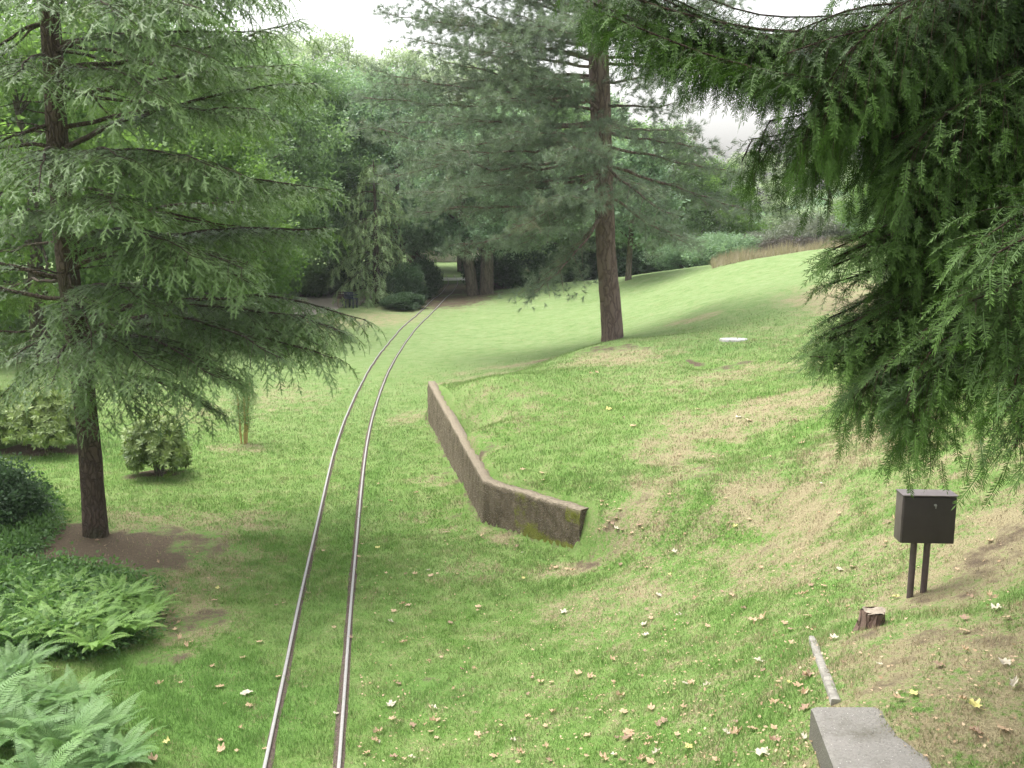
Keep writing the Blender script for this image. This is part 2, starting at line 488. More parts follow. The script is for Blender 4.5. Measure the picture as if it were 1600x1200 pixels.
# patches given where they lie on the ground: (px, py, radius across m, radius along m, strength)
DRY = [(1060,700,.5,1.0,.42),(1110,660,.9,.9,.42),(1200,640,1.4,.9,.40),(1040,720,.4,1.4,.35),(1215,790,.55,1.4,.46),(1230,870,.6,1.1,.40),(1020,790,.5,.9,.4),
 (1130,850,.8,.6,.25),(940,930,.9,.7,.34),(1000,960,1.0,.6,.24),(860,560,3.0,.5,.42),(760,590,1.6,.5,.35),(960,560,1.3,1.2,.42),(1080,500,.8,.8,.38),
 (1030,600,1.4,1.2,.16),(1150,585,1.6,.7,.30),(1220,520,1.4,2.0,.12),(1340,470,1.6,3.5,.46),(700,800,.5,.5,.20),(760,900,.4,.4,.30),(690,750,.4,.5,.30),
 (900,880,.5,.25,.42),(760,840,.3,.3,.36),(1500,880,.9,.8,.46),(1560,840,.6,.8,.5),(1400,1040,.6,.6,.48),(1350,1010,.5,.4,.36),(1450,1100,.5,.5,.40),(1540,980,.7,.6,.36),
 (1500,1150,.8,.7,.42),(1570,1060,.6,.6,.42),(1360,690,.9,1.2,.34),(1450,740,.9,.7,.22),(1560,720,1.0,1.0,.20),(1250,980,.7,.7,.15),(1150,1100,1.2,.6,.18),(900,1080,1.4,.7,.12),(720,860,.4,.5,.12),
 (290,900,.9,1.2,.34),(330,820,1.1,.8,.34),(240,830,1.2,1.2,.36),(180,850,1.4,1.2,.4),(260,960,.5,.9,.36),(290,1000,.4,.6,.30),(430,620,1.2,2.0,.26),(340,640,1.5,2,.2),
 (500,620,.7,2,.14),(380,700,.6,.5,.3),(560,500,3.0,3.0,.34),(470,505,3,3,.2),(800,650,1.2,1.3,.2),(740,700,.4,2.0,.22),(660,480,3.5,3.0,.18),(640,650,.5,.8,.36),(1420,830,.8,.8,.28),(700,830,.3,.3,.3)]
BARE = [(40,860,2.4,1.0,.98),(180,850,1.0,.7,.85),(270,835,.9,.6,.60),(280,980,.28,.5,.62),(270,1040,.25,.3,.5),(60,705,1.0,.5,.9),(245,745,.55,.4,.7),(740,790,.16,.9,.6),(700,740,.10,1.2,.4),
 (935,850,.12,.35,.50),(965,815,.6,.35,.42),(1092,566,.2,.25,.9),(1130,575,.5,.3,.5),(860,560,2.2,.25,.40),(955,545,.9,.7,.55),(690,470,3.0,4.5,.75),(600,462,4,5,.6),
 (740,462,2.0,3,.65),(1330,480,.8,2.0,.42),(1470,1000,.3,.4,.4),(1560,860,.5,.5,.45),(1510,900,.9,.6,.42),(1430,1050,.5,.5,.36),(1400,990,.4,.3,.36),(710,452,4,6,.7),(20,900,1.6,.8,.7),(675,1080,.12,.12,.5),(480,1075,.12,.1,.4),
 (1180,720,.3,.6,.35),(1080,740,.22,.8,.42),(1210,860,.3,.4,.38),(1370,1000,.25,.2,.4)]
LUSH = [(300,1100,1.2,1.2,.8),(230,860,1.6,1.2,.6),(150,700,2.0,1.5,.5),(560,800,.3,6,.35),(660,1100,.5,.5,.5),(700,455,5,9,.9),(1100,545,3,.8,.5),(1120,1150,1.0,.6,.25)]
def wall_dist(X, Y):
    best = np.full(X.shape, 1e9)
    for a, b in ((W0, W1), (W1, W2)):
        e = b - a; t = np.clip(((X - a[0]) * e[0] + (Y - a[1]) * e[1]) / (e @ e), 0, 1)
        best = np.minimum(best, np.hypot(X - a[0] - t * e[0], Y - a[1] - t * e[1]))
    return best
def centers(L):
    a = np.array(L, float); g = ground_at(a[:, 0], a[:, 1])
    return np.concatenate([g[:, :2], a[:, 2:]], 1)
DRYc, BAREc, LUSHc = centers(DRY), centers(BARE), centers(LUSH)
def wob(X, Y):
    return X + .18 * np.sin(Y * 2.7 + 1) + .10 * np.sin(Y * 6.1 + X * 3), Y + .2 * np.sin(X * 2.3) + .12 * np.sin(X * 5.7 + 2)
def patches(L, X, Y):
    U, V = wob(X, Y)
    o = np.zeros(X.shape)
    for x, y, a, b, s in L:
        o = np.maximum(o, s * 1.15 * smooth(1.5 - np.hypot((U - x) / a, (V - y) / b)))
    return o
def ground_attrs(X, Y):
    far = smooth((Y - 18) / 20)
    dry = .15 + patches(DRYc, X, Y) * 1.1 + .10 * smooth((X - .5) / 4) * (1 - far)
    dry += .05 * far
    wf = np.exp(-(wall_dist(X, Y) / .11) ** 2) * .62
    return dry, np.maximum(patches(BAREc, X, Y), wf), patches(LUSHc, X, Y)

g = MB()
ny, nx = GX.shape
V = np.stack([GX, GY, GZ], -1).reshape(-1, 3)
i = np.arange(ny - 1)[:, None] * nx + np.arange(nx - 1)[None]
g.add(V, np.stack([i, i + 1, i + nx + 1, i + nx], -1).reshape(-1, 4))
dr, ba, lu = ground_attrs(V[:, 0], V[:, 1])
lawn = g.build('lawn', M['ground'], smooth_=True, extra={'dry': dr, 'bare': ba, 'lush': lu})
tag(lawn, kind='structure')

# ------------------------------------------------------------------ railway track
LR = [(412,1200),(438,1080),(466,950),(488,845),(508,745),(526,680),(541,640),(560,600),(585,560),(612,527),(634,505)]
RR = [(529,1200),(537,1080),(545,960),(556,845),(569,735),(578,680),(586,640),(600,600),(618,560),(640,525),(657,505)]
Lw = at_z(*np.array(LR, float).T, 0.05)[:, :2]
Rw = at_z(*np.array(RR, float).T, 0.05)[:, :2]
Cw = (Lw + Rw) / 2
far_c = np.array([at_z(675, 483, 0)[:2], at_z(692, 465, 0)[:2], at_z(703, 452, 0)[:2], at_z(708, 441, 0)[:2], at_z(703, 430, 0)[:2]])
Cw = np.concatenate([[Cw[0] + (Cw[0] - Cw[1]) * 2.2], Cw, far_c])
def resample(P, step):
    P = np.asarray(P, float)
    # Catmull-Rom through the points, then even spacing
    Q = np.concatenate([[2 * P[0] - P[1]], P, [2 * P[-1] - P[-2]]])
    out = []
    for k in range(1, len(Q) - 2):
        t = np.linspace(0, 1, 14, endpoint=False)[:, None]
        a, b, c, d = Q[k - 1], Q[k], Q[k + 1], Q[k + 2]
        out.append(.5 * (2 * b + (c - a) * t + (2 * a - 5 * b + 4 * c - d) * t ** 2 + (3 * b - a - 3 * c + d) * t ** 3))
    out = np.concatenate(out + [P[-1:]])
    for _ in range(3): out[1:-1] = (out[:-2] + 2 * out[1:-1] + out[2:]) / 4
    s = np.concatenate([[0], np.cumsum(np.linalg.norm(np.diff(out, axis=0), axis=1))])
    n = max(2, int(s[-1] / step))
    q = np.linspace(0, s[-1], n)
    return np.stack([np.interp(q, s, out[:, k]) for k in range(out.shape[1])], 1)
CL = resample(Cw, .35)
tg = np.gradient(CL, axis=0); tg /= np.linalg.norm(tg, axis=1, keepdims=True)
nr = np.stack([tg[:, 1], -tg[:, 0]], 1)
def sweep(mb, line, prof, zoff=0.0):
    P = line; n = len(P)
    zz = terrain(P[:, 0], P[:, 1])
    k = len(prof)
    V = np.zeros((n, k, 3))
    for a, (ox, oz) in enumerate(prof):
        V[:, a, :2] = P + nr * ox
        V[:, a, 2] = zz + oz + zoff
    i = np.arange(n - 1)[:, None] * k; j = np.arange(k)[None]; l = (j + 1) % k
    mb.add(V.reshape(-1, 3), np.stack([i + j, i + l, i + k + l, i + k + j], -1).reshape(-1, 4))
M['rail'] = plain_mat('worn_rail_steel', (.205, .20, .19), (.31, .30, .285), 60, .6, .4, .2, .002, .1)
M['rail_web'] = plain_mat('rusty_rail_side', (.10, .065, .05), (.19, .14, .12), 40, .8, .3)
M['bed'] = plain_mat('track_soil', (.045, .033, .028), (.15, .115, .095), 55, .95, .1, .9, .02)
trk = empty('railway_track', (CL[0][0], CL[0][1], 0))
tag(trk, 'narrow gauge railway track with two grey rails curving away through the grass', 'railway track')
o3 = np.array([CL[0][0], CL[0][1], 0])
for s in (-1, 1):
    mb = MB(); sweep(mb, CL + nr * s * .30, [(-.012, .034), (.012, .034), (.015, .030), (.015, .020), (.006, .016), (.006, -.02), (-.006, -.02), (-.006, .016), (-.015, .020), (-.015, .030)])
    ra = mb.build('rail', M['rail'], trk, origin=o3)
    # fishplates where two lengths of rail meet
    for k in range(6, len(CL) - 60, 26):
        mb = MB()
        c = CL[k] + nr[k] * (s * .30 - .014 * s)
        box(mb, (c[0], c[1], terrain(c[0], c[1]) + .006), (.012, .32, .022), math.atan2(-tg[k][0], tg[k][1]), .002)
        fp = mb.build('fishplate', M['rail_web'], ra, origin=o3)
for s in (-1, 1):
    mb = MB()
    L_ = CL + nr * s * .30
    a, b = (-.035, .04) if s < 0 else (-.065, .025)
    k = len(L_)
    jit = rng.random((k, 2)) * .02
    V = np.zeros((k, 4, 3))
    for q, (ox, oz) in enumerate([(a, .002), (-.02, .012), (.015, .012), (b, .002)]):
        V[:, q, :2] = L_ + nr * (ox + (jit[:, q % 2:q % 2 + 1] if q in (0, 3) else 0))
        V[:, q, 2] = terrain(V[:, q, 0], V[:, q, 1]) + oz
    i = np.arange(k - 1)[:, None] * 4; j = np.arange(3)[None]
    mb.add(V.reshape(-1, 3), np.stack([i + j, i + j + 1, i + 5 + j, i + 4 + j], -1).reshape(-1, 4))
    mb.build('soil_strip', M['bed'], trk, origin=o3)

# ------------------------------------------------------------------ paths
def path_sheet(name, px_pts, width, mat):
    g = np.array([gp(*p)[:2] if p[1] > 0 else p[2:4] for p in px_pts])
    line = resample(g, .5)
    t = np.gradient(line, axis=0); t /= np.linalg.norm(t, axis=1, keepdims=True); nn = np.stack([t[:, 1], -t[:, 0]], 1)
    K = 7
    V = np.zeros((len(line), K, 3))
    for a, s in enumerate(np.linspace(-1, 1, K)):
        w = width / 2 * (1 + .12 * np.sin(np.arange(len(line)) * .7 + s * 2))
        V[:, a, :2] = line + nn * (s * w)[:, None]
        V[:, a, 2] = terrain(V[:, a, 0], V[:, a, 1]) + (.03 if abs(s) < .95 else -.02)
    i = np.arange(len(line) - 1)[:, None] * K; j = np.arange(K - 1)[None]
    mb = MB(); mb.add(V.reshape(-1, 3), np.stack([i + j, i + j + 1, i + K + j + 1, i + K + j], -1).reshape(-1, 4))
    return tag(mb.build(name, mat, smooth_=True), kind='structure')
M['path'] = plain_mat('path_gravel', (.30, .26, .22), (.42, .37, .32), 8, .95, .1, .3, .01)
M['path_pale'] = plain_mat('pale_path_gravel', (.62, .60, .58), (.75, .73, .70), 8, .95, .1, .3, .01)
path_sheet('path', [(380, 505), (440, 488), (500, 476), (535, 462), (545, 449), (530, 440), (470, 434)], 4.2, M['path'])
path_sheet('far_path', [(640, 437), (680, 436.3), (720, 436.3), (760, 434)], 3.6, M['path_pale'])
path_sheet('crossing_path', [(0, 0, 4, 62), (0, 0, 8, 60), (0, 0, 13, 58), (0, 0, 19, 64)], 2.6, M['path_pale'])

# ------------------------------------------------------------------ grass blades
def in_frame(P, m=30):
    d = P - CAM
    zc = d[:, 1] * cp - d[:, 2] * sp_
    u = 800 + F * d[:, 0] / zc
    v = 600 - F * (d[:, 1] * sp_ + d[:, 2] * cp) / zc
    return (zc > .5) & (u > -m) & (u < 1600 + m) & (v < 1200 + m)
def wall_back(X, Y):
    e = W1 - W0; a = (Y - W0[1]) * e[0] - (X - W0[0]) * e[1] > 0
    e = W2 - W1; b = (Y - W1[1]) * e[0] - (X - W1[0]) * e[1] > 0
    return a & b
def grass(n, y0, y1, h, w, power=1.0):
    Y = y0 + (y1 - y0) * rng.random(n) ** power
    X = (rng.random(n) * 2 - 1) * (Y * .56 + .8)
    Z = terrain(X, Y)
    ok = in_frame(np.stack([X, Y, Z], 1)) & (wall_dist(X, Y) > .0)
    X, Y, Z = X[ok], Y[ok], Z[ok]
    dry, bare, lush = ground_attrs(X, Y)
    keep = rng.random(len(X)) > np.clip(bare * 1.5 - .1, 0, .97)
    keep &= rng.random(len(X)) > smooth((Y - 18) / 12)
    dist = np.abs(((X[:, None] - CL[None, ::3, 0]) ** 2 + (Y[:, None] - CL[None, ::3, 1]) ** 2)).min(1) ** .5 if len(X) < 20000 else None
    # distance to each rail, from an interpolated centre line
    cx = np.interp(Y, CL[:, 1], CL[:, 0]); s_ = np.interp(Y, CL[:, 1], nr[:, 0])
    dr = np.abs(np.abs((X - cx) * s_) - .30)
    keep &= dr > .03 + .025 * rng.random(len(X))
    wd_ = wall_dist(X, Y); keep &= ~((wd_ < .25) & wall_back(X, Y)) & (wd_ > .015)
    X, Y, Z, dry, bare, lush = [q[keep] for q in (X, Y, Z, dry, bare, lush)]
    n = len(X)
    cl = np.sin(X * 7.3 + 2 * np.sin(Y * 3.1)) * np.sin(Y * 8.9 + 2 * np.sin(X * 4.3)) + .6 * np.sin(X * 17 + Y * 5) * np.sin(Y * 19 - X * 6)
    hh = h * (.5 + rng.random(n)) * (1 + .5 * lush) * (1 + .45 * np.clip(cl, -.9, 1.2)) * (1 - .35 * smooth(dry * 2 - .5))
    a = rng.random(n) * 2 * PI; l = rng.random(n) * .9
    ww = w * (.7 + .6 * rng.random(n))
    b = rng.random(n) * 2 * PI
    P = np.stack([X, Y, Z - .005], 1)
    wv = np.stack([np.cos(b), np.sin(b), np.zeros(n)], 1) * ww[:, None] / 2
    tip = P + np.stack([np.cos(a) * l, np.sin(a) * l, np.ones(n)], 1) * hh[:, None]
    V = np.stack([P - wv, P + wv, tip], 1).reshape(-1, 3)
    t = rng.random(n)
    return V, np.repeat(t, 3), np.repeat(dry, 3), np.repeat(bare, 3), np.repeat(lush, 3)
parts = [grass(470000, 3.0, 13.5, .034, .0065), grass(480000, 11, 30, .042, .011, .9)]
mb = MB()
V = np.concatenate([p[0] for p in parts])
mb.add(V, np.arange(len(V)).reshape(-1, 3)); mb.t = [np.concatenate([p[1] for p in parts])]
gr = mb.build('grass', M['blade'], extra={'dry': np.concatenate([p[2] for p in parts]), 'bare': np.concatenate([p[3] for p in parts]), 'lush': np.concatenate([p[4] for p in parts])})
tag(gr, 'short mown grass with straw coloured worn patches', 'grass', kind='stuff')

# ------------------------------------------------------------------ retaining wall
def mk_wall_mat():
    m, n = new_mat('mossy_concrete')
    tc = nd(n, 'ShaderNodeTexCoord').outputs['Object']
    geo = nd(n, 'ShaderNodeNewGeometry')
    n1 = noise(n, tc, 2.2, 6, .65); n2 = noise(n, tc, 30, 4, .7)
    mp = nd(n, 'ShaderNodeMapping'); mp.inputs['Scale'].default_value = (1, 1, .35); n.links.new(tc, mp.inputs[0])
    st = noise(n, mp.outputs[0], 7, 5, .7)
    vo = nd(n, 'ShaderNodeTexVoronoi'); vo.inputs['Scale'].default_value = 42; n.links.new(tc, vo.inputs['Vector'])
    peb = ramp(n, vo.outputs['Distance'], [(.16, 1.0), (.34, 0.0)])
    col = mix(n, n1, (.12, .095, .062), (.22, .18, .13))
    col = mix(n, ramp(n, st, [(.42, 0.0), (.62, .8)]), col, (.075, .060, .036))
    col = mix(n, math_(n, 'MULTIPLY', peb, .75), col, (.40, .35, .28))
    moss = nd(n, 'ShaderNodeAttribute', attribute_name='moss').outputs['Fac']
    mm = math_(n, 'ADD', moss, math_(n, 'MULTIPLY', math_(n, 'SUBTRACT', noise(n, tc, 5, 6, .75), .5), 1.7))
    col = mix(n, ramp(n, mm, [(.5, 0.0), (.72, .85)]), col, mix(n, n2, (.085, .095, .018), (.26, .28, .045)))
    top = nd(n, 'ShaderNodeAttribute', attribute_name='top').outputs['Fac']
    col = mix(n, math_(n, 'MULTIPLY', top, .85), col, mix(n, n2, (.20, .165, .11), (.34, .29, .22)))
    h = math_(n, 'ADD', math_(n, 'ADD', n2, peb), math_(n, 'MULTIPLY', mm, .8))
    finish(n, col, .92, .15, bump(n, h, 1.0, .03))
    return m
M['wall'] = mk_wall_mat()
def build_wall():
    # top edge line (front upper edge) and foot line
    T = [at_z(677, 599, .87), at_z(765, 750, .68), at_z(912, 799, .72)]
    Fo = [W0, W1, W2]
    e1 = (W1 - W0) / np.linalg.norm(W1 - W0); e2 = (W2 - W1) / np.linalg.norm(W2 - W1)
    n1 = np.array([-e1[1], e1[0]]); n2 = np.array([-e2[1], e2[0]])
    nm = (n1 + n2); nm /= np.linalg.norm(nm); nm = nm / (nm @ n1)
    NN = [n1, nm, n2]
    th = .20
    cols = 240
    rows = []
    tt = np.linspace(0, 2, cols)
    def lerp(A, t):
        k = min(int(t), 1); return np.asarray(A[k]) * (1 - (t - k)) + np.asarray(A[k + 1]) * (t - k)
    V = []; moss = []; topa = []
    nh = 18
    for t in tt:
        foot = lerp(Fo, t); nn = lerp(NN, t); zt = lerp([q[2] for q in T], t)
        zb = -.35; zt += .010 * math.sin(t * 23) * math.sin(t * 9 + 1) + .006 * random.random()
        tf = foot + nn * .035
        ring = []
        for k in range(nh + 1):
            u = k / nh; p = foot * (1 - u) + tf * u
            jx = .005 * math.sin(t * 40 + k * 1.7) + .004 * math.sin(t * 97 + k) + .006 * random.random()
            ring.append([p[0] - nn[0] * jx, p[1] - nn[1] * jx, zb + (zt - zb) * u])
            zz = zb + (zt - zb) * u
            mo = .22
            if t > 1.4: mo += .80 * smooth((.34 - zz) / .22) * smooth((t - 1.40) / .2)
            if t > 1.86 and (zz > .52 or zz < .2): mo += .45
            if 1.35 < t < 1.6: mo += .3
            if .6 < t < 1.4: mo += .10
            if t < .45: mo -= .2
            moss.append(mo); topa.append(smooth((u - .975) / .02))
        b = foot + nn * th
        ring.append([tf[0] + nn[0] * .012, tf[1] + nn[1] * .012, zt + .008]); moss.append(.1); topa.append(1)
        ring.append([b[0] - nn[0] * .012, b[1] - nn[1] * .012, zt + .008]); moss.append(.3); topa.append(1)
        ring.append([b[0], b[1], zb]); moss.append(.2); topa.append(0)
        V += ring
    K = nh + 4
    i = np.arange(cols - 1)[:, None] * K; j = np.arange(K)[None]; l = (j + 1) % K
    q = np.stack([i + j, i + K + j, i + K + l, i + l], -1).reshape(-1, 4)
    mb = MB(); mb.add(V, q)
    # end faces: strips between front column and back
    V = np.array(V)
    for c, flip in ((0, 0), (cols - 1, 1)):
        r = V[c * K:(c + 1) * K]
        cen = r.mean(0)
        vv = np.concatenate([r, [cen]])
        f = np.stack([np.arange(K), (np.arange(K) + 1) % K, np.full(K, K)], 1)
        if flip: f = f[:, ::-1]
        mb.add(vv, f); moss += [.15] * (K + 1); topa += [0] * (K + 1)
    o = mb.build('retaining_wall', M['wall'], extra={'moss': moss, 'top': topa})
    tag(o, 'low mossy concrete retaining wall with a bend, holding up the lawn beside the track', 'wall')
build_wall()

# ------------------------------------------------------------------ cabinet on posts, stump, kerb, concrete, slab
M['box'] = plain_mat('dark_brown_paint', (.030, .022, .022), (.042, .032, .032), 9, .55, .35, .15, .002)
M['box_edge'] = plain_mat('lit_brown_metal', (.065, .052, .050), (.11, .09, .085), 12, .5, .4, .3, .003)  # housing and lid painted lighter, as light falls on top and left
M['post'] = plain_mat('brown_post_paint', (.060, .042, .040), (.095, .070, .066), 15, .6, .35)
b0 = gp(1430, 930); b1 = gp(1451, 932)
zc0 = b0[1]
bc = (b0 + b1) / 2
bp = at_y(1451, 812, bc[1])      # middle of the front
bw = 82 / F * bc[1] / cp * 1.03; bh = 80 / F * bc[1] * 1.0
cab = empty('control_cabinet', (bc[0], bc[1], bc[2]))
tag(cab, 'dark brown square metal box standing on two posts in the dry grass', 'control box')
oc = np.array(cab.location)
rzb = R(-3)
cc = np.array([bp[0], bc[1] + .02, bp[2]])
dpt = .15
mb = MB(); box(mb, cc + [0, dpt / 2 - .02, 0], (bw, dpt, bh), rzb, .005)
bo = mb.build('housing', M['box_edge'], cab, origin=oc)
mb = MB(); box(mb, cc + [0 + .0, -.026, -.004], (bw - .012, .014, bh - .014), rzb, .003); 
dd_ = mb.build('door', M['box'], cab, origin=oc)
mb = MB()
tube(mb, [cc + [.035, -.035, bh * .32], cc + [.035, -.052, bh * .32]], .009, 10)
box(mb, cc + [.035, -.054, bh * .305], (.006, .004, .035), rzb, .001)
mb.build('lock', M['rail'], dd_, origin=oc)
mb = MB(); box(mb, cc + [0, dpt / 2 - .03, bh / 2 + .004], (bw + .012, dpt + .03, .010), rzb, .003)
mb.build('lid', M['box_edge'], cab, origin=oc)
for dx in (-.053, .053):
    mb = MB(); x = bp[0] - .02 + dx; q = np.array([x, bc[1] + .08, float(terrain(x, bc[1] + .08))])
    tube(mb, [(x, bc[1] + .08, q[2] - .15), (x + .004, bc[1] + .08, q[2] + .2), (x + .006, bc[1] + .08, cc[2] - bh / 2 + .01)], .025, 14)
    mb.build('post', M['post'], cab, origin=oc)

M['stump_side'] = bark_mat('stump_bark', (.09, .055, .042), (.21, .145, .115), 16)
M['stump_top'] = plain_mat('cut_wood', (.17, .14, .105), (.34, .29, .23), 25, .9, .1)
sc_ = gp(1362, 978)
st = empty('tree_stump', sc_)
tag(st, 'small weathered reddish tree stump in the grass near the kerb', 'stump')
mb = MB()
zz = np.linspace(-.08, .12, 8)
sd = 24
aa = np.arange(sd) * 2 * PI / sd
ell = np.array([[1 + .10 * math.sin(3 * t + 1) + .06 * math.sin(7 * t) + (.35 * max(0, math.sin(5 * t)) ** 2) * max(0, (.03 - z) * 5) for t in aa] for z in zz])
tube(mb, [(0.01 * k / 8, 0, z) for k, z in enumerate(zz)], np.linspace(.105, .080, 8), sd, cap=False, ell=ell)
side = mb.build('trunk', M['stump_side'], st, smooth_=True)
mb = MB()
rr = .080 * ell[-1]
ring = np.stack([.01 + rr * np.cos(aa) * 1.0, rr * np.sin(aa), .12 + .012 * np.sin(aa * 3)], 1)
# face of the cut, a little ragged
ring2 = np.stack([.01 + rr * .55 * np.cos(aa + .1), rr * .55 * np.sin(aa + .1), .118 + .010 * np.sin(aa * 2)], 1)
rv = np.concatenate([ring, ring2, [[.01, 0, .112]]])
f = [[k, (k + 1) % sd, sd + (k + 1) % sd, sd + k] for k in range(sd)]
mb.add(rv, f); mb.add(rv, [[sd + k, sd + (k + 1) % sd, 2 * sd] for k in range(sd)])
# loose splinter on the left
mb.build('cut_face', M['stump_top'], st)

def mk_agg(name, a, b, peb_c, sc):
    m, n = new_mat(name)
    tc = nd(n, 'ShaderNodeTexCoord').outputs['Object']
    n1 = noise(n, tc, 3, 6, .65); n2 = noise(n, tc, 60, 4, .7)
    vo = nd(n, 'ShaderNodeTexVoronoi'); vo.inputs['Scale'].default_value = sc; n.links.new(tc, vo.inputs['Vector'])
    peb = ramp(n, vo.outputs['Distance'], [(.12, 1.0), (.22, 0.0)])
    sel = ramp(n, vo.outputs['Color'], [(.55, 0.0), (.6, 1.0)])
    col = mix(n, n1, a, b)
    col = mix(n, n2, col, tuple(q * .6 for q in a))
    col = mix(n, math_(n, 'MULTIPLY', math_(n, 'MULTIPLY', peb, sel), .8), col, peb_c)
    st_ = noise(n, tc, 4.5, 7, .75)
    col = mix(n, ramp(n, st_, [(.48, 0.0), (.7, .75)]), col, (.075, .07, .045))
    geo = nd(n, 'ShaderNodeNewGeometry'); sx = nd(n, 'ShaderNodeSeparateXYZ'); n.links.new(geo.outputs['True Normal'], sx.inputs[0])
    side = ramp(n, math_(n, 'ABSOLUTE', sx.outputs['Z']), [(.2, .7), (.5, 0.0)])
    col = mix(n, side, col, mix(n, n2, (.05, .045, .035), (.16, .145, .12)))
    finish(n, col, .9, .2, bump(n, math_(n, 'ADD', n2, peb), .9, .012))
    return m
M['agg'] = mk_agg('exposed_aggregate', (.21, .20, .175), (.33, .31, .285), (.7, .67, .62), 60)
M['kerb'] = plain_mat('pale_kerb_stone', (.13, .12, .10), (.31, .295, .26), 14, .85, .2, .8, .01)
# concrete abutment top: front edge at y=1102 px, sides running towards the bridge
def slab_mesh():
    zt = 1.72
    A = at_z(1270, 1103, zt); B = at_z(1415, 1103, zt); Cc = at_z(1312, 1215, zt + .0); D = at_z(1462, 1215, zt)
    dl = (Cc - A); dr_ = (D - B)
    Cc = A + dl * 3; D = B + dr_ * 3
    mb = MB()
    K = 24; Lg = 40
    top = np.zeros((Lg + 1, K + 1, 3))
    for a in range(Lg + 1):
        for b in range(K + 1):
            u = a / Lg; v = b / K
            p = (A * (1 - v) + B * v) * (1 - u) + (Cc * (1 - v) + D * v) * u
            p = p.copy(); p[2] = zt + .003 * math.sin(a * 1.3) * math.sin(b * .9)
            if b == 0: p[2] -= .012; p[0] -= .008
            if a == 0: p[2] -= .012; p[1] += .008
            top[a, b] = p
    i = np.arange(Lg)[:, None] * (K + 1); j = np.arange(K)[None]
    mb.add(top.reshape(-1, 3), np.stack([i + j, i + K + 1 + j, i + K + 2 + j, i + j + 1], -1).reshape(-1, 4))
    # left, front and right faces
    for line in (top[:, 0], top[0, :], top[:, -1]):
        n = len(line); nh = 10
        off = np.array([-.05, 0, 0]) if line is not top[:, -1] else np.zeros(3)
        V = np.stack([line + np.array([0, 0, -1.7 * k / nh]) for k in range(nh + 1)], 1).reshape(-1, 3)
        i = np.arange(n - 1)[:, None] * (nh + 1); j = np.arange(nh)[None]
        mb.add(V, np.stack([i + j, i + j + 1, i + nh + 2 + j, i + nh + 1 + j], -1).reshape(-1, 4))
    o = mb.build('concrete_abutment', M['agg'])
    tag(o, 'flat topped grey pebbly concrete wall end at the bottom of the slope', 'wall')
    return zt
ZT = slab_mesh()
mb = MB()
ks, ke = gp(1268, 1000), gp(1306, 1100)
kp = [ks + (ke - ks) * t for t in np.linspace(0, 1, 12)]
kd = (ke - ks)[:2]; kd = kd / np.linalg.norm(kd); kn = np.array([-kd[1], kd[0]])
V = []
for k, p in enumerate(kp):
    z = p[2]
    w = .028 if k else .02
    for ox, oz in ((-w, -.15), (-w, .028), (-w + .006, .035), (w - .006, .035), (w, .028), (w, -.15)):
        V.append([p[0] + kn[0] * ox, p[1] + kn[1] * ox, z + oz + .004 * math.sin(k)])
i = np.arange(11)[:, None] * 6; j = np.arange(6)[None]; l = (j + 1) % 6
mb.add(V, np.stack([i + j, i + l, i + 6 + l, i + 6 + j], -1).reshape(-1, 4))
mb.add(V[:6], [[0, 1, 2, 3], [0, 3, 4, 5]]); mb.add(V[-6:], [[0, 1, 2, 3], [0, 3, 4, 5]])
ko = mb.build('kerb', M['kerb']); tag(ko, 'narrow pale kerb stone edging running up from the concrete', 'kerb')

M['white_stone'] = plain_mat('white_stone', (.30, .29, .27), (.42, .41, .38), 12, .7, .3)
ss = gp(1147, 532)
mb = MB(); 
aa = np.arange(20) * 2 * PI / 20
r1 = np.stack([.33 * np.cos(aa) * (1 + .06 * np.sin(3 * aa)), .24 * np.sin(aa) * (1 + .05 * np.cos(5 * aa)), np.zeros(20)], 1)
tube(mb, [(0, 0, -.04), (0, 0, .02), (0, 0, .035)], [1, 1, .96], 20)
vv = mb.v[0].reshape(3, 20, 3)
for q, (z, s) in enumerate(((-.05, 1), (.025, 1), (.04, .95))):
    vv[q] = r1 * s + [0, 0, z]
mb.v[0] = vv.reshape(-1, 3); mb.v[1] = np.concatenate([vv[2], [[0, 0, .042]]]); mb.v[2] = np.concatenate([vv[0], [[0, 0, -.05]]])
sl = mb.build('stone_slab', M['white_stone']); sl.location = tuple(ss)
tag(sl, 'flat white stone slab lying in the upper lawn beyond the pine', 'stone slab')

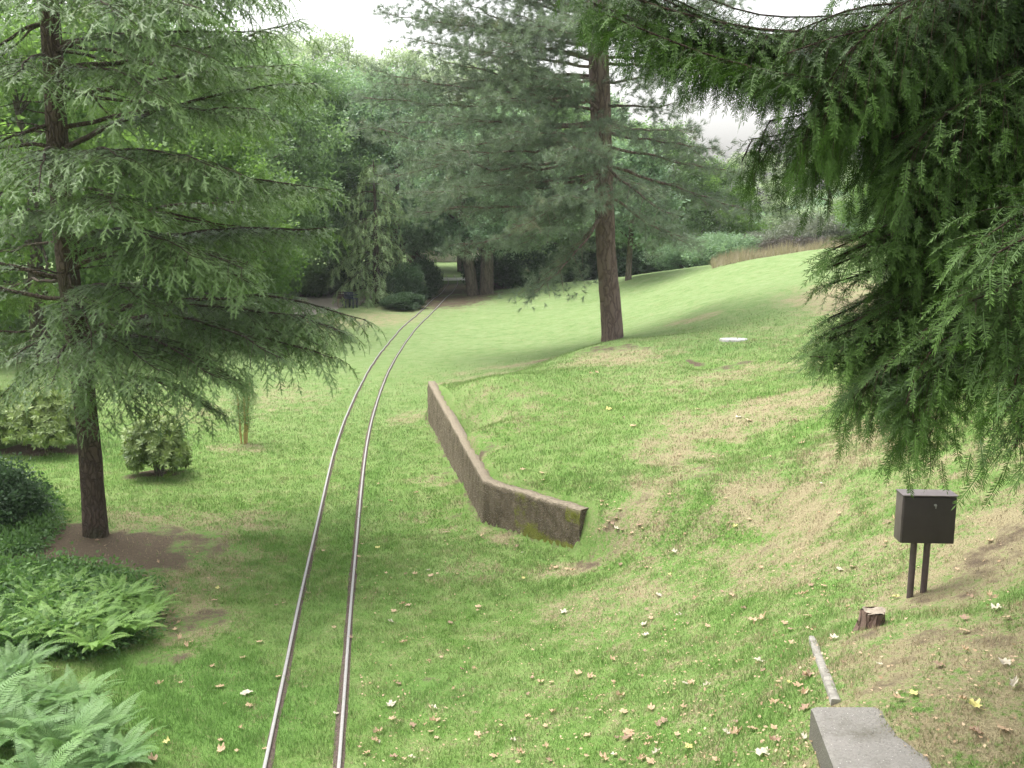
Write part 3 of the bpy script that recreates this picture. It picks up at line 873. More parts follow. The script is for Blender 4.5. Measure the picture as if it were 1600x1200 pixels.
# ------------------------------------------------------------------ foliage templates
def mk_template(quads=(), tris=(), tq=None, tt=None):
    v = []; f3 = []; f4 = []; t = []
    for k, q in enumerate(quads):
        f4.append([len(v) + a for a in range(4)]); v += list(q); t += [tq[k] if tq is not None else .5] * 4
    for k, q in enumerate(tris):
        f3.append([len(v) + a for a in range(3)]); v += list(q); t += [tt[k] if tt is not None else .5] * 3
    return np.array(v, float), np.array(f3, int).reshape(-1, 3), np.array(f4, int).reshape(-1, 4), np.array(t, float)
def kite(base, d, up, L, w, m=.45, fold=0.0):
    base = np.asarray(base, float); d = np.asarray(d, float); d /= np.linalg.norm(d)
    s = np.cross(d, up); s /= np.linalg.norm(s) + 1e-9
    return [base, base + d * L * m + s * w / 2, base + d * L, base + d * L * m - s * w / 2]
def yew_twig(L=.2, seed=0, droop=.25, nl=.025, nw=.0034, n=14):
    r = np.random.default_rng(seed); Q = []; T = []; tq = []; tt = []
    def ax(y): return np.array([.02 * math.sin(y * 9 + seed), y, -droop * y * y / L * .6])
    for k in range(5):
        a, b = ax(L * k / 5), ax(L * (k + 1) / 5)
        w = .0022 * (1 - k * .13); Q.append([a + [w, 0, 0], b + [w, 0, 0], b - [w, 0, 0], a - [w, 0, 0]]); tq.append(.3)
    for i in range(n):
        y = L * (.08 + .92 * i / n); p = ax(y); t = (ax(y + .01) - ax(y)) / .01
        for s in (-1, 1):
            tip = 1 - .35 * abs(i / n - .35)
            d = t * (.45 + .5 * i / n + .15 * r.normal()) + np.array([s * 1.0, 0, .22 + r.normal() * .38])
            Q.append(kite(p, d, np.array([0, .1 * r.normal(), 1]), nl * tip * (.85 + .3 * r.random()), nw)); tq.append(.15 + .8 * (i / n) ** 2 + .2 * r.random())
    Q.append(kite(ax(L), ax(L) - ax(L - .01), (0, 0, 1), nl, nw)); tq.append(1)
    return mk_template(Q, T, tq, tt)
YT = [yew_twig(.085, 1, n=13), yew_twig(.12, 2, .3, n=18), yew_twig(.10, 3, .5, n=16)]
def fir_spray(L=.26, seed=0, n_side=6, droop=.3):
    r = np.random.default_rng(seed); Q = []; T = []; tq = []; tt = []
    def shoot(p0, d, l, tint):
        d = np.asarray(d, float) / np.linalg.norm(d)
        s = np.cross(d, (0, 0, 1)); s /= np.linalg.norm(s)
        Q.append([p0 - s * .005, p0 + s * .005, p0 + d * l + s * .003, p0 + d * l - s * .003]); tq.append(tint * .6)
        k = max(3, int(l / .016))
        for i in range(k):
            for q in (-1, 1):
                b = p0 + d * l * (i + .3 * r.random()) / k
                nd_ = d * .9 + s * q * (.9 + .3 * r.random()) + np.array([0, 0, r.normal() * .25])
                nd_ /= np.linalg.norm(nd_); w = .0040
                T.append([b - d * w, b + d * w, b + nd_ * (.020 + .006 * r.random())]); tt.append(tint + .2 * r.random())
        T.append([p0 + d * l - s * .004, p0 + d * l + s * .004, p0 + d * (l + .02)]); tt.append(tint + .3)
    def ax(y): return np.array([.015 * math.sin(y * 12 + seed), y, -droop * y * y / L])
    for k in range(3):
        a, b = ax(L * k / 3), ax(L * (k + 1) / 3); shoot(a, b - a, np.linalg.norm(b - a), .3 + .25 * k)
    for k in range(n_side):
        y = L * (.12 + .75 * k / n_side); s = 1 if k % 2 else -1
        shoot(ax(y), np.array([s * (.6 + .4 * r.random()), .75, -.1 + .3 * r.normal()]), L * (.28 + .2 * r.random()) * (1 - .6 * k / n_side), .45 + .1 * k / n_side)
    return mk_template(Q, T, tq, tt)
FT = [fir_spray(.20, 1, 5, .2), fir_spray(.23, 2, 6, .35), fir_spray(.17, 3, 4, .1), fir_spray(.21, 5, 5, .28), fir_spray(.15, 8, 3, .15)]
def pine_tuft(L=.18, n=30, seed=0, w=.008):
    r = np.random.default_rng(seed); T = []; tt = []
    for i in range(n):
        a = r.random() * 2 * PI; sp = .25 + .85 * r.random()
        d = np.array([math.cos(a) * sp, 1.0 - .25 * sp, math.sin(a) * sp]); d /= np.linalg.norm(d)
        p = np.array([0, (r.random() - .7) * L * .7, 0])
        s = np.cross(d, r.normal(size=3)); s /= np.linalg.norm(s)
        l = L * (.75 + .5 * r.random())
        T.append([p - s * w / 2, p + s * w / 2, p + d * l + [0, 0, -.012]]); tt.append(.2 + .7 * r.random())
    return mk_template((), T, None, tt)
PT = [pine_tuft(seed=1), pine_tuft(.15, 30, 2), pine_tuft(.19, 36, 3)]
def leaf_cluster(n=10, rad=.22, L=.12, w=.075, seed=0):
    r = np.random.default_rng(seed); Q = []; tq = []
    for i in range(n):
        p = r.normal(size=3) * rad * .5; p[2] *= .7
        d = p / (np.linalg.norm(p) + 1e-6) + r.normal(size=3) * .6; d[2] -= .25
        Q.append(kite(p, d, np.array([0, 0, 1]) + r.normal(size=3) * .45, L * (.7 + .6 * r.random()), w * (.8 + .4 * r.random()))); tq.append(r.random())
    return mk_template(Q, (), tq)
LT = [leaf_cluster(seed=1), leaf_cluster(12, .25, seed=2)]
LT_S = [leaf_cluster(12, .12, .055, .032, seed=3), leaf_cluster(12, .13, .06, .03, seed=4)]
def rosette(seed=0, n=9, L=.11, w=.034):
    r = np.random.default_rng(seed); Q = []; tq = []
    for i in range(n):
        a = i * 2.4 + r.random() * .4; e = .15 + .5 * (i / n) + .1 * r.random()
        d = np.array([math.cos(a), e * 1.1, math.sin(a)])
        Q.append(kite((0, 0, 0), d, np.array([0, 1, 0]) + .2 * r.normal(size=3), L * (.7 + .4 * r.random()), w, .5)); tq.append(.15 + .8 * (i / n))
    return mk_template(Q, (), tq)
RT = [rosette(1), rosette(2, 8), rosette(3, 10, .10)]
def frond(seed=0, L=.62, n=32):
    r = np.random.default_rng(seed); Q = []; tq = []
    bend = .9 + .3 * r.random()
    def ax(u):
        th = .95 - bend * 1.35 * u
        return None
    pts = [np.zeros(3)]; th = 1.05
    for k in range(n):
        pts.append(pts[-1] + np.array([.004 * r.normal(), math.cos(th), math.sin(th)]) * L / n); th -= bend * 1.3 / n
    for k in range(n):
        a, b = pts[k], pts[k + 1]; w = .004 * (1 - k / n) + .001
        Q.append([a + [w, 0, 0], b + [w, 0, 0], b - [w, 0, 0], a - [w, 0, 0]]); tq.append(.7)
    for k in range(2, n):
        u = k / n; l = L * .24 * math.sin(PI * min(1, u * .85 + .12)) ** .8 * (1.05 - u * .75)
        t = pts[k + 1] - pts[k]; t /= np.linalg.norm(t)
        up = np.cross((1, 0, 0), t)
        for s in (-1, 1):
            d = np.array([s, 0, 0]) * 1.0 + t * .35 - up * (.18) + r.normal(size=3) * .05
            # two overlapping kites give each leaflet a toothed edge
            Q.append(kite(pts[k], d, up, l, L / n * .62, .3)); tq.append(.35 + .5 * u + .1 * r.random())
            Q.append(kite(pts[k] + d / np.linalg.norm(d) * l * .45, d + t * .5, up, l * .38, L / n * .5, .4)); tq.append(.6 + .3 * r.random())
    return mk_template(Q, (), tq)
FR = [frond(1), frond(2), frond(3, .65)]

# ------------------------------------------------------------------ tree building
UP = np.array([0, 0, 1.0])
def curve3(p0, p1, sag, n=12, wig=.04, lift=0.0, r=None):
    r = r or rng
    t = np.linspace(0, 1, n)[:, None]
    P = p0 * (1 - t) + p1 * t
    L = np.linalg.norm(p1 - p0)
    P = P + UP * (sag * L * 4 * t * (1 - t))
    w = np.cumsum(r.normal(size=(n, 3)) * wig * L / n, axis=0); w -= t * w[-1]
    return P + w

class Sprays:
    def __init__(s): s.p = []; s.f = []; s.u = []; s.s = []; s.t = []
    def add(s, p, f, u, sc, t): s.p.append(p); s.f.append(f); s.u.append(u); s.s.append(sc); s.t.append(t)
    def emit(s, mb, templates):
        P = np.array(s.p); Fd = np.array(s.f); U = np.array(s.u); S = np.array(s.s); T = np.array(s.t)
        k = rng.integers(0, len(templates), len(P))
        for q, tm in enumerate(templates):
            m = k == q
            mb.inst(tm, P[m], Fd[m], U[m], S[m], T[m])

def conifer_branch(wood, sp, path, r0, f0=.25, gap=.12, sl=.9, droop=.5, sgap=.08, hang=.45, sc=1.0, sec_r=.006, div=.6, along=.9, vert=.16, roll=.3):
    """a limb with side shoots left and right that sag under their own weight; sprays along each"""
    seg = np.linalg.norm(np.diff(path, axis=0), axis=1); S = np.concatenate([[0], np.cumsum(seg)]); L = S[-1]
    tube(wood, path, np.linspace(r0, max(.004, r0 * .12), len(path)), 6 if r0 < .05 else 8, cap=False)
    s = L * f0; side = 1
    while s < L:
        p = np.array([np.interp(s, S, path[:, k]) for k in range(3)])
        q = np.array([np.interp(min(L, s + .05), S, path[:, k]) for k in range(3)]); q0 = np.array([np.interp(max(0, s - .05), S, path[:, k]) for k in range(3)])
        t = q - q0; t /= np.linalg.norm(t)
        h = np.cross(t, UP); h /= np.linalg.norm(h) + 1e-9
        u = s / L
        ll = sl * (.35 + .65 * math.sin(PI * min(1, (u - f0) / (1 - f0) * .75 + .25))) * (.7 + .6 * random.random())
        ll = min(ll, (L - s) * .9 + .25 * sl)
        d = t * (.75 + .5 * random.random()) + h * side * (.7 + .3 * random.random()) + UP * (.06 + vert * random.normalvariate(0, 1))
        d /= np.linalg.norm(d)
        dr_ = droop * (.6 + .8 * random.random())
        nn = max(3, int(ll / sgap)); tt = np.linspace(0, 1, nn)
        SP = p + d * ll * tt[:, None] - UP * (dr_ * ll * tt ** 2)[:, None]
        tube(wood, SP[::max(1, nn // 4)] if nn > 5 else SP, np.linspace(sec_r, sec_r * .4, len(SP[::max(1, nn // 4)] if nn > 5 else SP)), 4, cap=False)
        tan = np.gradient(SP, axis=0); tan /= np.linalg.norm(tan, axis=1, keepdims=True)
        for k in range(nn):
            h2 = np.cross(tan[k], UP); h2 /= np.linalg.norm(h2) + 1e-9
            sd = 1 if k % 2 else -1
            f = tan[k] * along + h2 * sd * (div * (.6 + .8 * random.random()) if k < nn - 1 else 0) + UP * (-hang * (.3 + random.random()))
            up = UP + np.array([random.normalvariate(0, roll), random.normalvariate(0, roll), 0])
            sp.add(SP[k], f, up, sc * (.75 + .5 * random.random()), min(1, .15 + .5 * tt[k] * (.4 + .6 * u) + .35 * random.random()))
        side = -side
        s += gap * (.7 + .6 * random.random())
    # end shoot
    t = path[-1] - path[-2]; sp.add(path[-1], t - UP * hang * .1, UP, sc, .9)

def trunk_mesh(mb, pts, radii, sides=20, seed=0, flare=.35):
    pts = np.array(pts, float); P = resample(pts, .25) if len(pts) > 2 else pts
    n = len(P); S = np.linspace(0, 1, n)
    rad = np.interp(S, np.linspace(0, 1, len(radii)), radii)
    h = P[:, 2] - P[0, 2]
    a = np.arange(sides) * 2 * PI / sides
    r_ = np.random.default_rng(seed)
    ell = 1 + .04 * np.sin(a[None] * 3 + h[:, None] * 1.1 + seed) + .03 * np.sin(a[None] * 7 + h[:, None] * 2.3) + .02 * r_.normal(size=(n, sides))
    fl = np.clip(1 - h / .55, 0, 1) ** 2
    ell = ell + flare * fl[:, None] * (.6 + .4 * np.sin(a[None] * 5 + seed))
    tube(mb, P, rad, sides, cap=False, ell=ell)
    return P

# ---- spruce on the left
def build_spruce():
    base = gp(150, 836)
    Y0 = base[1]
    pts = [base - UP * .2, base + UP * .4]
    for px, py in ((135, 650), (108, 440), (92, 250), (76, 0)):
        pts.append(at_y(px, py, Y0))
    topz = pts[-1][2]
    pts.append(pts[-1] + np.array([-.1, 0, 2.4])); pts.append(pts[-1] + np.array([0, 0, 2.6]))
    pts = np.array(pts)
    root = empty('spruce_tree', base)
    tag(root, 'big spruce with drooping grey green branches left of the railway track', 'tree')
    mb = MB(); trunk_mesh(mb, pts, [.165, .145, .14, .135, .125, .11, .09, .02], 20, 3, .3)
    mb.build('trunk', M['bark_fir'], root, smooth_=True, origin=base)
    def tr(z): return np.array([np.interp(z, pts[:, 2], pts[:, 0]), np.interp(z, pts[:, 2], pts[:, 1]), z])
    wood = MB(); sp = Sprays()
    # limbs whose tips the photo shows: (height on trunk, tip px, tip py, tip depth, sag, radius)
    L = [(3.0, 572, 500, 13.0, .07, .04), (3.0, 540, 520, 12.6, .07, .03), (2.9, 500, 540, 13.4, .07, .03), (2.9, 520, 560, 12.2, .08, .035), (2.8, 440, 560, 11.6, .10, .035), (2.8, 340, 590, 11.2, .10, .03), (2.7, 250, 580, 11.0, .08, .03),
         (2.9, 20, 560, 12.2, .08, .03), (2.9, -90, 540, 13.5, .06, .03), (2.7, 80, 600, 11.4, .08, .03), (3.1, 150, 560, 11.0, .12, .03),
         (3.9, 510, 355, 13.2, .06, .04), (3.7, 380, 420, 11.2, .08, .03), (4.0, 300, 400, 10.9, .08, .03),
         (4.0, 40, 330, 11.4, .10, .03), (3.6, -120, 390, 13.2, .02, .04), (3.3, -110, 440, 14.5, .02, .035), (4.3, 180, 330, 10.6, .10, .03),
         (5.2, 400, 170, 11.8, .08, .04), (5.0, 470, 290, 12.6, .04, .035), (4.9, 330, 260, 11.0, .08, .03), (5.2, 60, 300, 10.8, .10, .03), (4.8, 200, 250, 10.8, .10, .03),
         (5.5, 490, 130, 13.8, .03, .035), (5.9, 460, 100, 14.4, .03, .035), (6.3, 470, 30, 13.6, -.03, .04), (6.0, 440, 190, 15.4, .0, .03), (5.6, -60, 250, 12.4, .04, .03),
         (6.6, 420, 50, 12.4, .02, .035), (6.5, 330, 90, 11.2, .06, .03), (6.2, 240, 150, 10.8, .08, .03), (6.4, 20, 120, 11.4, .06, .03), (6.9, -80, 130, 13.0, .04, .03),
         (7.2, 440, -20, 13.2, .02, .04), (7.3, 380, -10, 12.2, .02, .03), (7.1, 300, 10, 11.2, .04, .03), (7.3, 190, 30, 10.8, .05, .03), (7.3, 60, 10, 11.0, .05, .03), (7.8, -60, -20, 12.6, .03, .03),
         (4.4, 470, 300, 16.0, .0, .03), (2.7, 0, 620, 13.0, .1, .03), (2.9, 380, 470, 15.4, .03, .03), (3.2, 230, 480, 11.2, .1, .03), (2.4, 330, 640, 12.6, .08, .022), (2.6, 200, 640, 12.2, .08, .02)]
    for z, px, py, Y, sag, r0 in L:
        tip = at_y(px, py, Y)
        p0 = tr(z)
        path = curve3(p0, tip, sag, 14, .10)
        if random.random() < .45:
            q = np.linspace(0, 1, len(path))[:, None]
            off = np.array([random.normalvariate(0, .3), random.normalvariate(.1, .4), random.normalvariate(-.05, .09)])
            conifer_branch(wood, sp, path + off * q, r0 * .6, f0=.35, gap=.10, sl=.65, droop=.34, sgap=.065, hang=.20, sc=1.1, sec_r=.004, div=1.0, along=.7, vert=.07, roll=.2)
        conifer_branch(wood, sp, path, r0, f0=.30, gap=.085, sl=.75, droop=.36, sgap=.060, hang=.20, sc=1.1, sec_r=.004, div=1.0, along=.7, vert=.07, roll=.2)
    # the far side and the top of the tree, out of sight from here
    z = 3.2
    while z < 12.5:
        for _ in range(3):
            a = random.random() * 2 * PI
            ln = 3.6 * (1 - (z - 3) / 10.2) * (.8 + .3 * random.random())
            d = np.array([math.cos(a), math.sin(a), -.12])
            if z < 8.2 and (d[1] < .25): continue
            path = curve3(tr(z), tr(z) + d * ln, .05, 10, .1)
            conifer_branch(wood, sp, path, .03, f0=.25, gap=.2, sl=.8, droop=.5, sgap=.13, hang=.5, sc=1.25)
        z += .42
    # the short tuft growing straight from the trunk
    for k in range(18):
        p = tr(1.75 + .02 * k) + np.array([-.05 + .02 * k % .2, -.17, .12])
        sp.add(p, np.array([random.normalvariate(-.1, .5), -.35, -.9]), np.array([0, -1, .3]), 1.0, .6 + .4 * random.random())
    # dead bare twigs under the lowest limbs
    for k in range(26):
        p = tr(2.2 + 5 * random.random()); a = random.random() * 2 * PI; l = .5 + .9 * random.random()
        tube(wood, curve3(p, p + np.array([math.cos(a) * l, math.sin(a) * l, .1 - .3 * random.random()]), .06, 6, .2), np.linspace(.012, .003, 6), 4, cap=False)
    wood.build('branch', M['bark_fir'], root, origin=base)
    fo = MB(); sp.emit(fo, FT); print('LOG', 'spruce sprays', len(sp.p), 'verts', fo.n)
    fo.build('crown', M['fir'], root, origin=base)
build_spruce()

# ---- pine in the middle
def build_pine():
    base = gp(956, 531); Y0 = base[1]; print('LOG', 'pine base', base)
    pts = [base - UP * .3, base + UP * .4]
    for px, py in ((948, 400), (941, 250), (937, 120), (932, 0)):
        pts.append(at_y(px, py, Y0))
    pts.append(pts[-1] + np.array([-.1, 0, 3.2])); pts.append(pts[-1] + np.array([.1, 0, 3.2]))
    pts = np.array(pts)
    root = empty('pine_tree', base)
    tag(root, 'tall pine with reddish trunk and long feathery needles on the grassy mound', 'tree')
    mb = MB(); trunk_mesh(mb, pts, [.33, .285, .27, .29, .28, .24, .18, .04], 26, 5, .25)
    mb.build('trunk', M['bark_pine'], root, smooth_=True, origin=base)
    def tr(z): return np.array([np.interp(z, pts[:, 2], pts[:, 0]), np.interp(z, pts[:, 2], pts[:, 1]), z])
    def zpx(py): return at_y(940, py, Y0)[2]
    wood = MB(); sp = Sprays()
    L = [(330, 830, 462, -2.5), (310, 700, 385, -1), (300, 650, 330, 1), (280, 800, 350, -4), (270, 700, 290, -3), (250, 640, 250, -1), (240, 600, 270, 2),
         (260, 1180, 330, -1), (230, 1150, 270, 1), (250, 1060, 340, -3), (200, 1120, 230, -1), (190, 1080, 200, 2),
         (200, 700, 180, -2), (190, 620, 190, 0), (180, 590, 110, 1), (160, 680, 90, -1), (130, 640, 60, 1), (150, 760, 150, -4), (120, 800, 110, -3), (100, 640, -10, 0), (80, 720, 0, -2), (60, 800, 20, -3),
         (90, 1120, 60, 1), (60, 1100, 0, -1), (40, 1150, -10, 0), (30, 700, -60, 0), (20, 820, -40, -3), (10, 1040, -40, -3), (130, 1040, 120, -3), (160, 1060, 160, -2),
         (300, 880, 300, -5), (230, 900, 230, -5), (280, 640, 300, 3), (220, 760, 220, 3), (300, 1080, 380, 3), (200, 850, 260, 4), (250, 1000, 300, 4),
         (150, 560, 150, 2), (330, 860, 430, 0), (290, 850, 330, -3), (265, 760, 300, -2), (215, 690, 230, -3.5), (205, 800, 205, -4), (170, 860, 120, -4), (220, 900, 260, -3), (180, 960, 200, -3), (270, 850, 330, -2), (300, 820, 380, -2.5), (240, 560, 200, 0), (60, 660, 30, -1), (110, 720, 70, -3), (90, 780, 60, -4), (40, 760, -20, -2), (140, 700, 120, 2), (70, 850, 40, -4), (120, 600, 130, 2), (100, 1080, 90, -2), (0, 680, -60, -2), (-20, 780, -80, -3), (150, 820, 150, 3), (50, 600, 20, 0), (30, 880, 30, -5), (20, 1000, 10, -4)]
    for hy, px, py, dY in L:
        p0 = tr(zpx(hy)); tip = at_y(px, py, Y0 + dY)
        path = curve3(p0, tip, -.05 + .05 * random.random(), 14, .12)
        ln = np.linalg.norm(tip - p0)
        conifer_branch(wood, sp, path, .05, f0=.28, gap=.30, sl=1.05, droop=.22, sgap=.19, hang=.0, sc=1.0, sec_r=.010)
    z = zpx(0)
    while z < pts[-1][2]:
        for _ in range(3):
            a = random.random() * 2 * PI; ln = 4.3 * (1 - (z - 8) / 12) * (.7 + .4 * random.random())
            path = curve3(tr(z), tr(z) + np.array([math.cos(a), math.sin(a), .15]) * ln, -.04, 10, .12)
            conifer_branch(wood, sp, path, .04, f0=.25, gap=.3, sl=1.1, droop=.1, sgap=.24, hang=0, sc=1.1, sec_r=.01)
        z += .5
    wood.build('branch', M['bark_pine'], root, origin=base)
    # each spray point carries a few tufts
    fo = MB()
    P = np.array(sp.p); Fd = np.array(sp.f); n = len(P)
    for k in (0, 1, 2, 0):
        d = Fd + rng.normal(size=Fd.shape) * .65 + [0, 0, .25]
        pp = P + d / np.linalg.norm(d, axis=1, keepdims=True) * .12 * k + rng.normal(size=P.shape) * .11
        fo.inst(PT[k], pp, d, np.tile(UP, (n, 1)) + rng.normal(size=P.shape) * .3, .9 + .3 * rng.random(n), np.clip(np.array(sp.t) + .15 * rng.normal(size=n), 0, 1))
    print('LOG', 'pine tufts', 3 * n, fo.n)
    fo.build('crown', M['pine'], root, origin=base)
build_pine()

# ---- yew leaning in from the right
def build_yew():
    base = np.array([3.9, 5.6, 0.0]); base[2] = terrain(base[0], base[1])
    root = empty('yew_tree', base)
    tag(root, 'dark yew hanging in from the right in front of the slope', 'tree')
    pts = np.array([base - UP * .2, base + UP * .5, base + np.array([-.15, .05, 1.6]), base + np.array([-.25, .1, 3.0]), base + np.array([-.2, .1, 5.2]), base + np.array([-.1, .1, 7.6])])
    mb = MB(); trunk_mesh(mb, pts, [.24, .2, .17, .14, .10, .03], 18, 9, .3)
    mb.build('trunk', M['bark_yew'], root, smooth_=True, origin=base)
    def tr(z): return np.array([np.interp(z, pts[:, 2], pts[:, 0]), np.interp(z, pts[:, 2], pts[:, 1]), z])
    wood = MB(); sp = Sprays()
    # limbs as lines through picture points with their depth: radius, foliage start, side shoot length, droop, [points]
    # radius, foliage start, side shoot length, droop, hang, [points]
    L = [
     (.030, .10, .18, .9, .5, [(1700, -80, 5.4), (1450, 30, 5.0), (1250, 50, 4.8), (1080, 25, 4.7), (900, -35, 4.6)]),
     (.024, .10, .17, .9, .5, [(1650, -40, 5.6), (1400, 40, 5.3), (1200, 75, 5.1), (1080, 65, 5.0), (960, 15, 5.0)]),
     (.024, .10, .20, .9, .5, [(1650, -40, 5.2), (1400, 40, 5.0), (1200, 60, 4.9), (1060, 10, 4.8), (990, -30, 4.8)]),
     (.022, .20, .24, 1.2, .60, [(1700, 60, 5.3), (1500, 100, 5.0), (1370, 130, 4.8), (1310, 160, 4.8), (1275, 190, 4.8)]),
     (.020, .20, .24, 1.2, .60, [(1700, 90, 5.8), (1480, 120, 5.6), (1340, 150, 5.4), (1250, 180, 5.3), (1200, 190, 5.3), (1185, 225, 5.3)]),
     (.022, .1, .26, .9, .4, [(1700, -40, 5.0), (1500, 0, 4.8), (1350, 10, 4.7), (1240, 50, 4.6)]),
     (.018, .2, .22, 1.2, .6, [(1600, -40, 4.6), (1430, 20, 4.5), (1340, 90, 4.5), (1290, 150, 4.5), (1270, 200, 4.6)]),
     (.020, .2, .24, .30, .05, [(1720, 250, 5.0), (1560, 290, 4.7), (1440, 345, 4.5), (1370, 375, 4.4), (1310, 400, 4.4)]),
     (.020, .2, .26, .30, .05, [(1720, 330, 5.0), (1560, 370, 4.7), (1450, 430, 4.5), (1370, 485, 4.4), (1300, 515, 4.4)]),
     (.020, .2, .26, .30, .05, [(1720, 380, 5.2), (1560, 430, 4.9), (1450, 480, 4.7), (1360, 530, 4.5), (1290, 545, 4.4)]),
     (.020, .2, .26, .6, .3, [(1720, 420, 4.8), (1580, 450, 4.5), (1470, 500, 4.3), (1390, 560, 4.2), (1340, 610, 4.2)]),
     (.020, .2, .28, .8, .4, [(1720, 440, 5.2), (1580, 460, 5.0), (1490, 520, 4.8), (1430, 590, 4.7), (1410, 660, 4.7)]),
     (.018, .2, .26, .8, .4, [(1720, 480, 4.4), (1620, 490, 4.1), (1530, 520, 4.0), (1460, 560, 4.0), (1425, 640, 4.0)]),
     (.016, .2, .22, .7, .4, [(1760, 480, 3.9), (1690, 520, 3.7), (1640, 570, 3.6), (1605, 640, 3.5), (1585, 700, 3.5)]),
     (.016, .2, .24, .5, .2, [(1760, 280, 3.9), (1700, 310, 3.7), (1640, 345, 3.6), (1590, 380, 3.5), (1550, 400, 3.5)]),
     (.016, .2, .24, .5, .2, [(1740, 420, 4.2), (1640, 430, 3.9), (1570, 450, 3.7), (1520, 470, 3.6)]),
     (.018, .2, .24, .5, .2, [(1760, 400, 4.0), (1680, 440, 3.7), (1645, 480, 3.6), (1610, 530, 3.5), (1600, 580, 3.5)]),
     (.020, .15, .30, .6, .3, [(1720, 150, 5.0), (1560, 200, 4.8), (1500, 270, 4.6), (1450, 330, 4.5), (1420, 370, 4.5)]),
     (.020, .15, .30, .6, .3, [(1720, 200, 5.4), (1560, 260, 5.2), (1500, 330, 5.0), (1440, 400, 4.9), (1400, 450, 4.9)]),
     (.020, .15, .34, 1.0, .5, [(1720, 100, 4.8), (1560, 130, 4.5), (1480, 180, 4.4), (1430, 220, 4.4), (1410, 250, 4.4)]),
    ]
    for r0, f0, sl, dp, hg, pp in L:
        path = resample(np.array([at_y(a, b, c) for a, b, c in pp]), .12)
        for tw in range(4 if pp[-1][2] > 4.1 else 1):
            q = np.linspace(0, 1, len(path))[:, None]
            off = np.array([random.normalvariate(.03, .07), random.normalvariate(.06, .14), random.normalvariate(-.05, .07)])
            conifer_branch(wood, sp, path + off * np.sin(q * 2.2), r0 * .2, f0=f0 * .5, gap=.032, sl=sl * .85, droop=dp * (.5 + .3 * tw), sgap=.030, hang=hg * (1.0 if tw else .1), sc=1.12, sec_r=.0018, div=1.3, along=.8, vert=.20 if tw else .55)
        conifer_branch(wood, sp, path, r0 * .5, f0=f0, gap=.028, sl=sl, droop=dp, sgap=.028, hang=hg * .7, sc=1.12, sec_r=.0018, div=1.3, along=.8)
        tube(wood, curve3(tr(min(path[0][2] + .3, 5.6)), path[0], .05, 6, .05), np.linspace(r0 * 1.3, r0, 6), 6, cap=False)
    # dense inner boughs
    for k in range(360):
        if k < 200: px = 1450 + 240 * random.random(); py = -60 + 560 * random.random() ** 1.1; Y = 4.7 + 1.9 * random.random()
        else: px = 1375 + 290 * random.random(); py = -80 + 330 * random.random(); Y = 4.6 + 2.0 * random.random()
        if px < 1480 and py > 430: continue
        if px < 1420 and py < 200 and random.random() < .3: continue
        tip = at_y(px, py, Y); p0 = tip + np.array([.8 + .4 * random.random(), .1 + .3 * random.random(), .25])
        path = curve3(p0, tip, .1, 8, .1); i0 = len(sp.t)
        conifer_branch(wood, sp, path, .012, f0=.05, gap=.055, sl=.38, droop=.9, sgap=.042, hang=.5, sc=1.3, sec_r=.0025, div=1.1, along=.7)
        sp.t[i0:] = [q * .22 for q in sp.t[i0:]]  # tint cut to paint the shade inside the crown
    # the rest of the crown, to the right of the picture and above it
    for k in range(60):
        a = random.random() * 2 * PI; z = base[2] + 1.2 + 4.3 * random.random(); ln = 1.5 * (1.1 - (z - base[2] - 1) / 7)
        d = np.array([math.cos(a), math.sin(a), -.1])
        if d[0] < -.2: ln *= .7
        path = curve3(tr(z), tr(z) + d * ln, .1, 8, .1)
        conifer_branch(wood, sp, path, .02, f0=.2, gap=.10, sl=.45, droop=.8, sgap=.07, hang=.5, sc=1.8, sec_r=.003, div=1.1, along=.7)
    for k in range(190):        # unseen boughs over the top, added to block sky light
        z = base[2] + 4.2 + 3.0 * random.random(); a = random.random() * 2 * PI; ln = 2.5 * (1 - (z - base[2] - 4) / 6) * (.6 + .5 * random.random())
        d = np.array([math.cos(a), math.sin(a), -.05])
        conifer_branch(wood, sp, curve3(tr(z), tr(z) + d * ln, .08, 9, .1), .022, f0=.1, gap=.10, sl=.5, droop=.5, sgap=.07, hang=.3, sc=2.0, sec_r=.003, div=1.1, along=.7)
    wood.build('branch', M['bark_yew'], root, origin=base)
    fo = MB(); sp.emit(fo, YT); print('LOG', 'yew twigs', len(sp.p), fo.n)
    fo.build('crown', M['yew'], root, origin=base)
build_yew()

